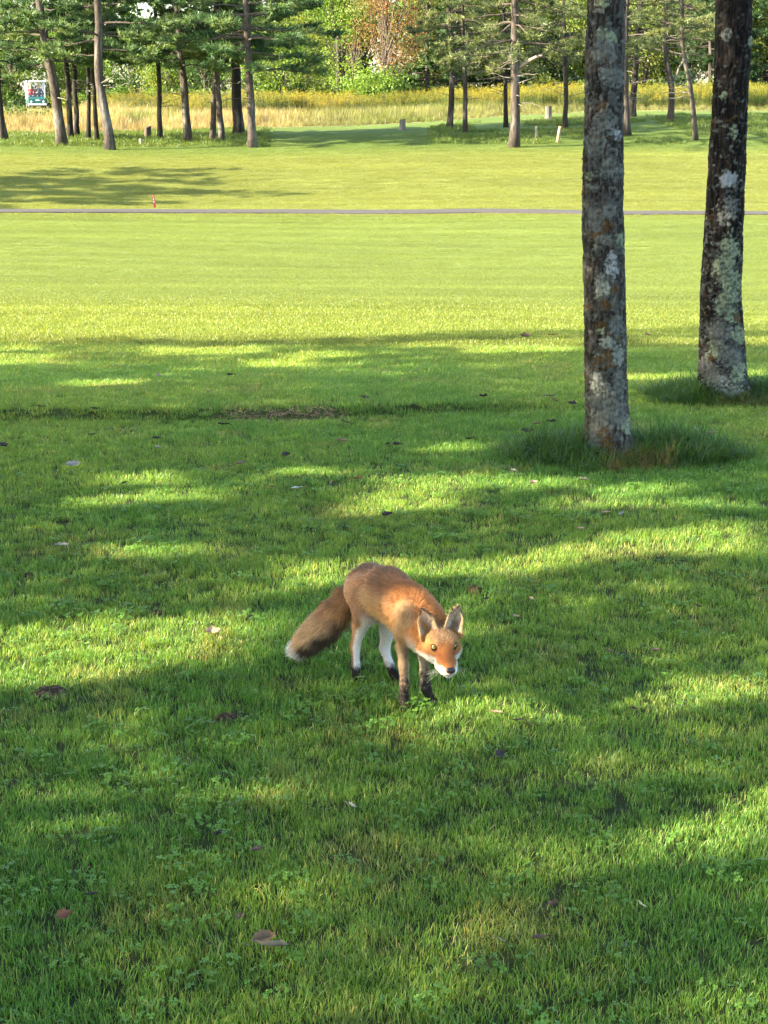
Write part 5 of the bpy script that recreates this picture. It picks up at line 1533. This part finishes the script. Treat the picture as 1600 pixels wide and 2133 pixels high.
def build_things():
    stump(307, 286, 13, 20, 'dark broken tree stump between the pines', 1, .05, (.085, .065, .05))
    stump(838, 271, 12, 20, 'grey upright stump alone in the shaded grass', 2, 0, (.16, .14, .12))
    stump(1142, 250, 13, 25, 'tall grey stump behind the two posts', 3, 0, (.13, .12, .105))
    stump(293, 300, 7, 10, 'small pale stump in front of the dark broken one', 4, .1, (.2, .19, .17))
    # two wooden posts
    for px, py, tx, ty, w, lab, col in ((1117, 287, 1118, 263, 5.5, 'short upright grey wooden post with mossy foot', (.17, .15, .115)), (1161, 298, 1167, 264, 6.5, 'pale wooden post leaning over in the grass', (.27, .195, .12))):
        p = px2ground(px, py); t = at_depth(tx, ty, p[1]); rr = w / 2 / FPX * p[1]
        root = empty('wooden_post', p); tag(root, lab, 'post')
        A = Acc(); u = np.linspace(0, 1, 9)[:, None]
        d = t - p
        add_tube(A, -d * .12 + d * 1.12 * u, [rr * 1.08] * 3 + [rr] * 5 + [rr * .93], 14)
        V = np.concatenate(A.v); A.c = [bark_cols(v + p, np.array(col) * 1.25, np.random.default_rng(2), .05) for v in A.v]
        A.build('shaft', M_WOOD, root, smooth=True)
        A = Acc(); add_tube(A, np.array([d * 1.0, d + nrm(d) * .018]), [rr * .95, rr * .55], 14, np.array(col) * 1.3); A.build('top', M_WOOD, root)
    # 100 marker
    p = px2ground(323, 433); t = at_depth(318.3, 405, p[1]); k = p[1] / FPX
    root = empty('distance_marker', p); tag(root, 'red distance marker with white 100, leaning beside the path', 'marker')
    d = t - p; H_ = np.linalg.norm(d); zu = nrm(d); yu = nrm(np.array([0, -1, 0]) - zu * (-zu[1])); xu = np.cross(zu, yu) * -1
    xu = nrm(np.cross(zu, -yu)) * -1 if nrm(np.cross(zu, -yu))[0] < 0 else nrm(np.cross(zu, -yu))
    M3 = np.stack([xu, yu, zu], 1)
    hw = 2.1 * k
    A = Acc(); add_box(A, zu * (H_ * .47), (hw, .018, H_ * .53), (.32, .012, .03), M3)
    A.build('board', mat_plain('red_paint', (.17, .010, .018), .5, noise=.15, nscale=30), root)
    M_WHITE = mat_plain('white_paint', (.55, .52, .52), .6)
    g = H_ / 27.0
    def digit(parts):
        A = Acc()
        for x, z, sx, sz in parts: add_box(A, xu * x * g + zu * z * g + yu * .0195, (sx * g / 2, .002, sz * g / 2), (.8, .8, .8), M3)
        A.build('digit', M_WHITE, root)
    digit([(0, 23.2, .6, 3.6), (-.4, 24.5, .5, .6)])
    for zc in (17.6, 12.4): digit([(-.72, zc, .45, 3.0), (.72, zc, .45, 3.0), (0, zc + 1.65, 1.2, .45), (0, zc - 1.65, 1.2, .45)])
    build_cart()

def figure(root_loc, yaw, shirt, label):
    """seated person, one continuous skin"""
    S = SDF((-.35, -.25, -.05), (.35, .85, 1.0), .018)
    J = lambda *q: np.array(q, float)
    pr = [(J(0, 0, .12), J(0, -.04, .30), .15, .14), (J(0, -.04, .30), J(0, -.03, .52), .145, .155), (J(0, -.02, .58), J(0, .0, .70), .06, .055), (J(0, .01, .74), J(0, .02, .82), .085, .095)]
    for s in (-1, 1):
        pr += [(J(s * .10, .0, .10), J(s * .13, .40, .14), .085, .065), (J(s * .13, .40, .14), J(s * .13, .46, .0), .062, .05), (J(s * .18, -.03, .53), J(s * .24, .06, .30), .06, .048), (J(s * .24, .06, .30), J(s * .16, .32, .36), .045, .035), (J(s * .16, .32, .36), J(s * .14, .38, .37), .035, .038)]
    for a, b, ra, rb in pr:
        sl, x, y, z = S.block(np.minimum(a, b) - .16, np.maximum(a, b) + .16, .05); S.union(sl, cone_d(x, y, z, a, b, ra, rb).astype(np.float32), .03)
    V, F = S.mesh()
    skin = np.array([.50, .33, .24]); c = np.where((V[:, 2] > .62)[:, None], skin, np.where(((V[:, 2] > .20) & ~((V[:, 1] > .22)))[:, None], np.array(shirt), np.array([.10, .10, .13])))
    c = np.where(((V[:, 1] > .25) & (V[:, 2] > .26))[:, None], skin, c)
    root = empty('person', root_loc); root.rotation_euler = (0, 0, yaw); tag(root, label, 'person')
    A = Acc(); A.add(V, F, c); A.build('body', mat_attr('person_cloth', .8, .2), root, smooth=True)
    A = Acc(); S = SDF((-.2, -.2, .6), (.2, .25, 1.05), .02)
    sl, x, y, z = S.block(J(-.15, -.15, .65), J(.15, .15, 1.0)); S.union(sl, cone_d(x, y, z, J(0, -.012, .80), J(0, .0, .85), .098, .10).astype(np.float32), 0)
    V, F = S.mesh(); V[:, 1] = np.where(V[:, 2] < .80, np.minimum(V[:, 1], .03), V[:, 1])
    A.add(V, F, (.55, .53, .50)); A.build('cap', mat_plain('cap_cloth', (.55, .52, .48), .8), root, smooth=True)
    return root

def build_cart():
    p = at_dist(76, 108)
    yaw = math.atan2(-.95, .30) - math.pi / 2            # local +Y is forward
    root = empty('golf_cart', p); root.rotation_euler = (0, 0, yaw)
    tag(root, 'white-roofed golf cart with dark green front among the trees', 'golf cart')
    W_ = mat_plain('cart_white', (.78, .78, .76), .35, spec=.5); G_ = mat_plain('cart_green', (.012, .085, .070), .3, spec=.5); B_ = mat_plain('cart_black', (.02, .02, .02), .7); S_ = mat_plain('cart_seat', (.30, .25, .18), .6); RM = mat_plain('wheel_rim', (.5, .5, .5), .4, metal=.6)
    def box(name, m, *bs, parent=root):
        A = Acc()
        for c, h in bs: add_box(A, c, h)
        o = A.build(name, m, parent); b = o.modifiers.new('bevel', 'BEVEL'); b.width = .025; b.segments = 2; b.limit_method = 'ANGLE'; return o
    # front cowl: sloped prism
    A = Acc(); pf = [(.55, .34), (1.18, .34), (1.22, .46), (1.15, .72), (.78, .86), (.60, .86)]
    n = len(pf); V = np.array([(x, y, z) for x in (-.56, .56) for y, z in pf]); F4 = [[k, (k + 1) % n, n + (k + 1) % n, n + k] for k in range(n)]
    A.add(V, F4); A.f[3].append(np.array([[0, k + 1, k] for k in range(1, n - 1)])); A.f[3].append(np.array([[n, n + k, n + k + 1] for k in range(1, n - 1)]))
    cw = A.build('front_cowl', G_, root)
    for s in (-1, 1):
        A = Acc(); th = np.arange(12) * math.pi / 6
        add_tube(A, [[s * .40, 1.19, .55], [s * .40, 1.225, .56]], [.07, .06], 12); A.build('headlight', W_, cw)
    A = Acc(); add_box(A, (0.0, 1.195, .64), (.10, .015, .05)); add_box(A, (-.16, 1.195, .635), (.035, .014, .03)); A.build('badge', W_, cw)
    box('bumper', W_, ((0, 1.26, .36), (.60, .05, .055)))
    box('floor_pan', B_, ((0, -.05, .30), (.56, 1.15, .06)))
    box('rear_body', G_, ((0, -.78, .55), (.56, .42, .20)))
    box('seat_base', G_, ((0, -.18, .50), (.56, .26, .15)))
    box('seat', S_, ((0, -.18, .72), (.56, .28, .065)))
    box('backrest', S_, ((0, -.46, 1.02), (.56, .06, .24)))
    box('roof', W_, ((0, -.05, 1.86), (.66, 1.05, .045)))
    for s in (-1, 1):
        A = Acc(); add_tube(A, [[s * .57, .80, .80], [s * .57, .62, 1.84]], [.042, .042], 8); A.build('front_pillar', W_, root, smooth=True)
        A = Acc(); add_tube(A, [[s * .57, -.58, .70], [s * .57, -.72, 1.84]], [.038, .038], 8); A.build('rear_pillar', W_, root, smooth=True)
        for yy in (.88, -.78):
            w = empty('wheel', (0, 0, 0)); w.parent = root
            th = np.linspace(0, 2 * math.pi, 25)[:-1]
            A = Acc(); prof = [(.14, -.085), (.21, -.09), (.235, -.05), (.235, .05), (.21, .09), (.14, .085)]
            V = np.array([(s * .50 + a, yy + q * math.cos(t), .235 + q * math.sin(t)) for t in th for q, a in prof]); m_ = len(prof); nn = len(th)
            A.add(V, [[j * m_ + k, j * m_ + k + 1, ((j + 1) % nn) * m_ + k + 1, ((j + 1) % nn) * m_ + k] for j in range(nn) for k in range(m_ - 1)]); A.build('tyre', B_, w, smooth=True)
            A = Acc(); add_tube(A, [[s * .50 - .07, yy, .235], [s * .50 + s * .075, yy, .235]], [.145, .145], 20); A.build('rim', RM, w)
    # windscreen
    A = Acc(); d = np.array([0, -.18, 1.04]); b0 = np.array([0, .80, .82])
    A.add([b0 + [-.53, 0, 0], b0 + [.53, 0, 0], b0 + d * .96 + [.53, 0, 0], b0 + d * .96 + [-.53, 0, 0]], [[0, 1, 2, 3]])
    m, nt, N, L = mat_new('cart_glass'); o = N.new('ShaderNodeOutputMaterial'); g1 = N.new('ShaderNodeBsdfGlossy'); t1 = N.new('ShaderNodeBsdfTransparent'); mx = N.new('ShaderNodeMixShader'); fr = N.new('ShaderNodeFresnel')
    t1.inputs[0].default_value = (.80, .85, .85, 1); g1.inputs['Roughness'].default_value = .03; fr.inputs['IOR'].default_value = 1.5
    L.new(fr.outputs[0], mx.inputs[0]); L.new(t1.outputs[0], mx.inputs[1]); L.new(g1.outputs[0], mx.inputs[2]); L.new(mx.outputs[0], o.inputs[0])
    A.build('windscreen', m, root)
    A = Acc(); th = np.linspace(0, 2 * math.pi, 21); c0 = np.array([.28, .48, 1.0]); u = np.array([1, 0, 0]); v = nrm(np.array([0, -.5, 1]))
    add_tube(A, c0 + .17 * (np.cos(th)[:, None] * u + np.sin(th)[:, None] * v), [.016] * 21, 6, cap=False); add_tube(A, [c0, c0 + np.array([0, .2, -.25])], [.02, .02], 6)
    A.build('steering_wheel', B_, root, smooth=True)
    Rm = rotz(yaw)
    figure(p + Rm @ np.array([.27, -.16, .78]), yaw, (.42, .06, .05), 'seated golf cart passenger in a red top and pale cap')
    figure(p + Rm @ np.array([-.27, -.16, .78]), yaw, (.10, .10, .13), 'seated golf cart driver in dark clothes and pale cap')
# ------------------------------------------------------------------ build
f1 = near_trunk('lichened_tree', 'tall tree with grey lichen and rusty patches, nearer of two trunks', T1_ROWS, T1_PATCH, 23, (.050, .043, .035), 9.0, [])
f2 = near_trunk('lichened_tree', 'dark leaning tree with mint green lichen, farther of two trunks', T2_ROWS, T2_PATCH, 61, (.020, .016, .013), 10.0, [(2.55, -.15, .9, .75, .045)])
TRUNKS_XY = [(f1[0], f1[1] + .04), (f2[0], f2[1] + .04)]
build_background()
build_meadow()
build_shade_trees()
build_things()
build_fox()
build_grass(1.0)
build_collars()
build_litter()
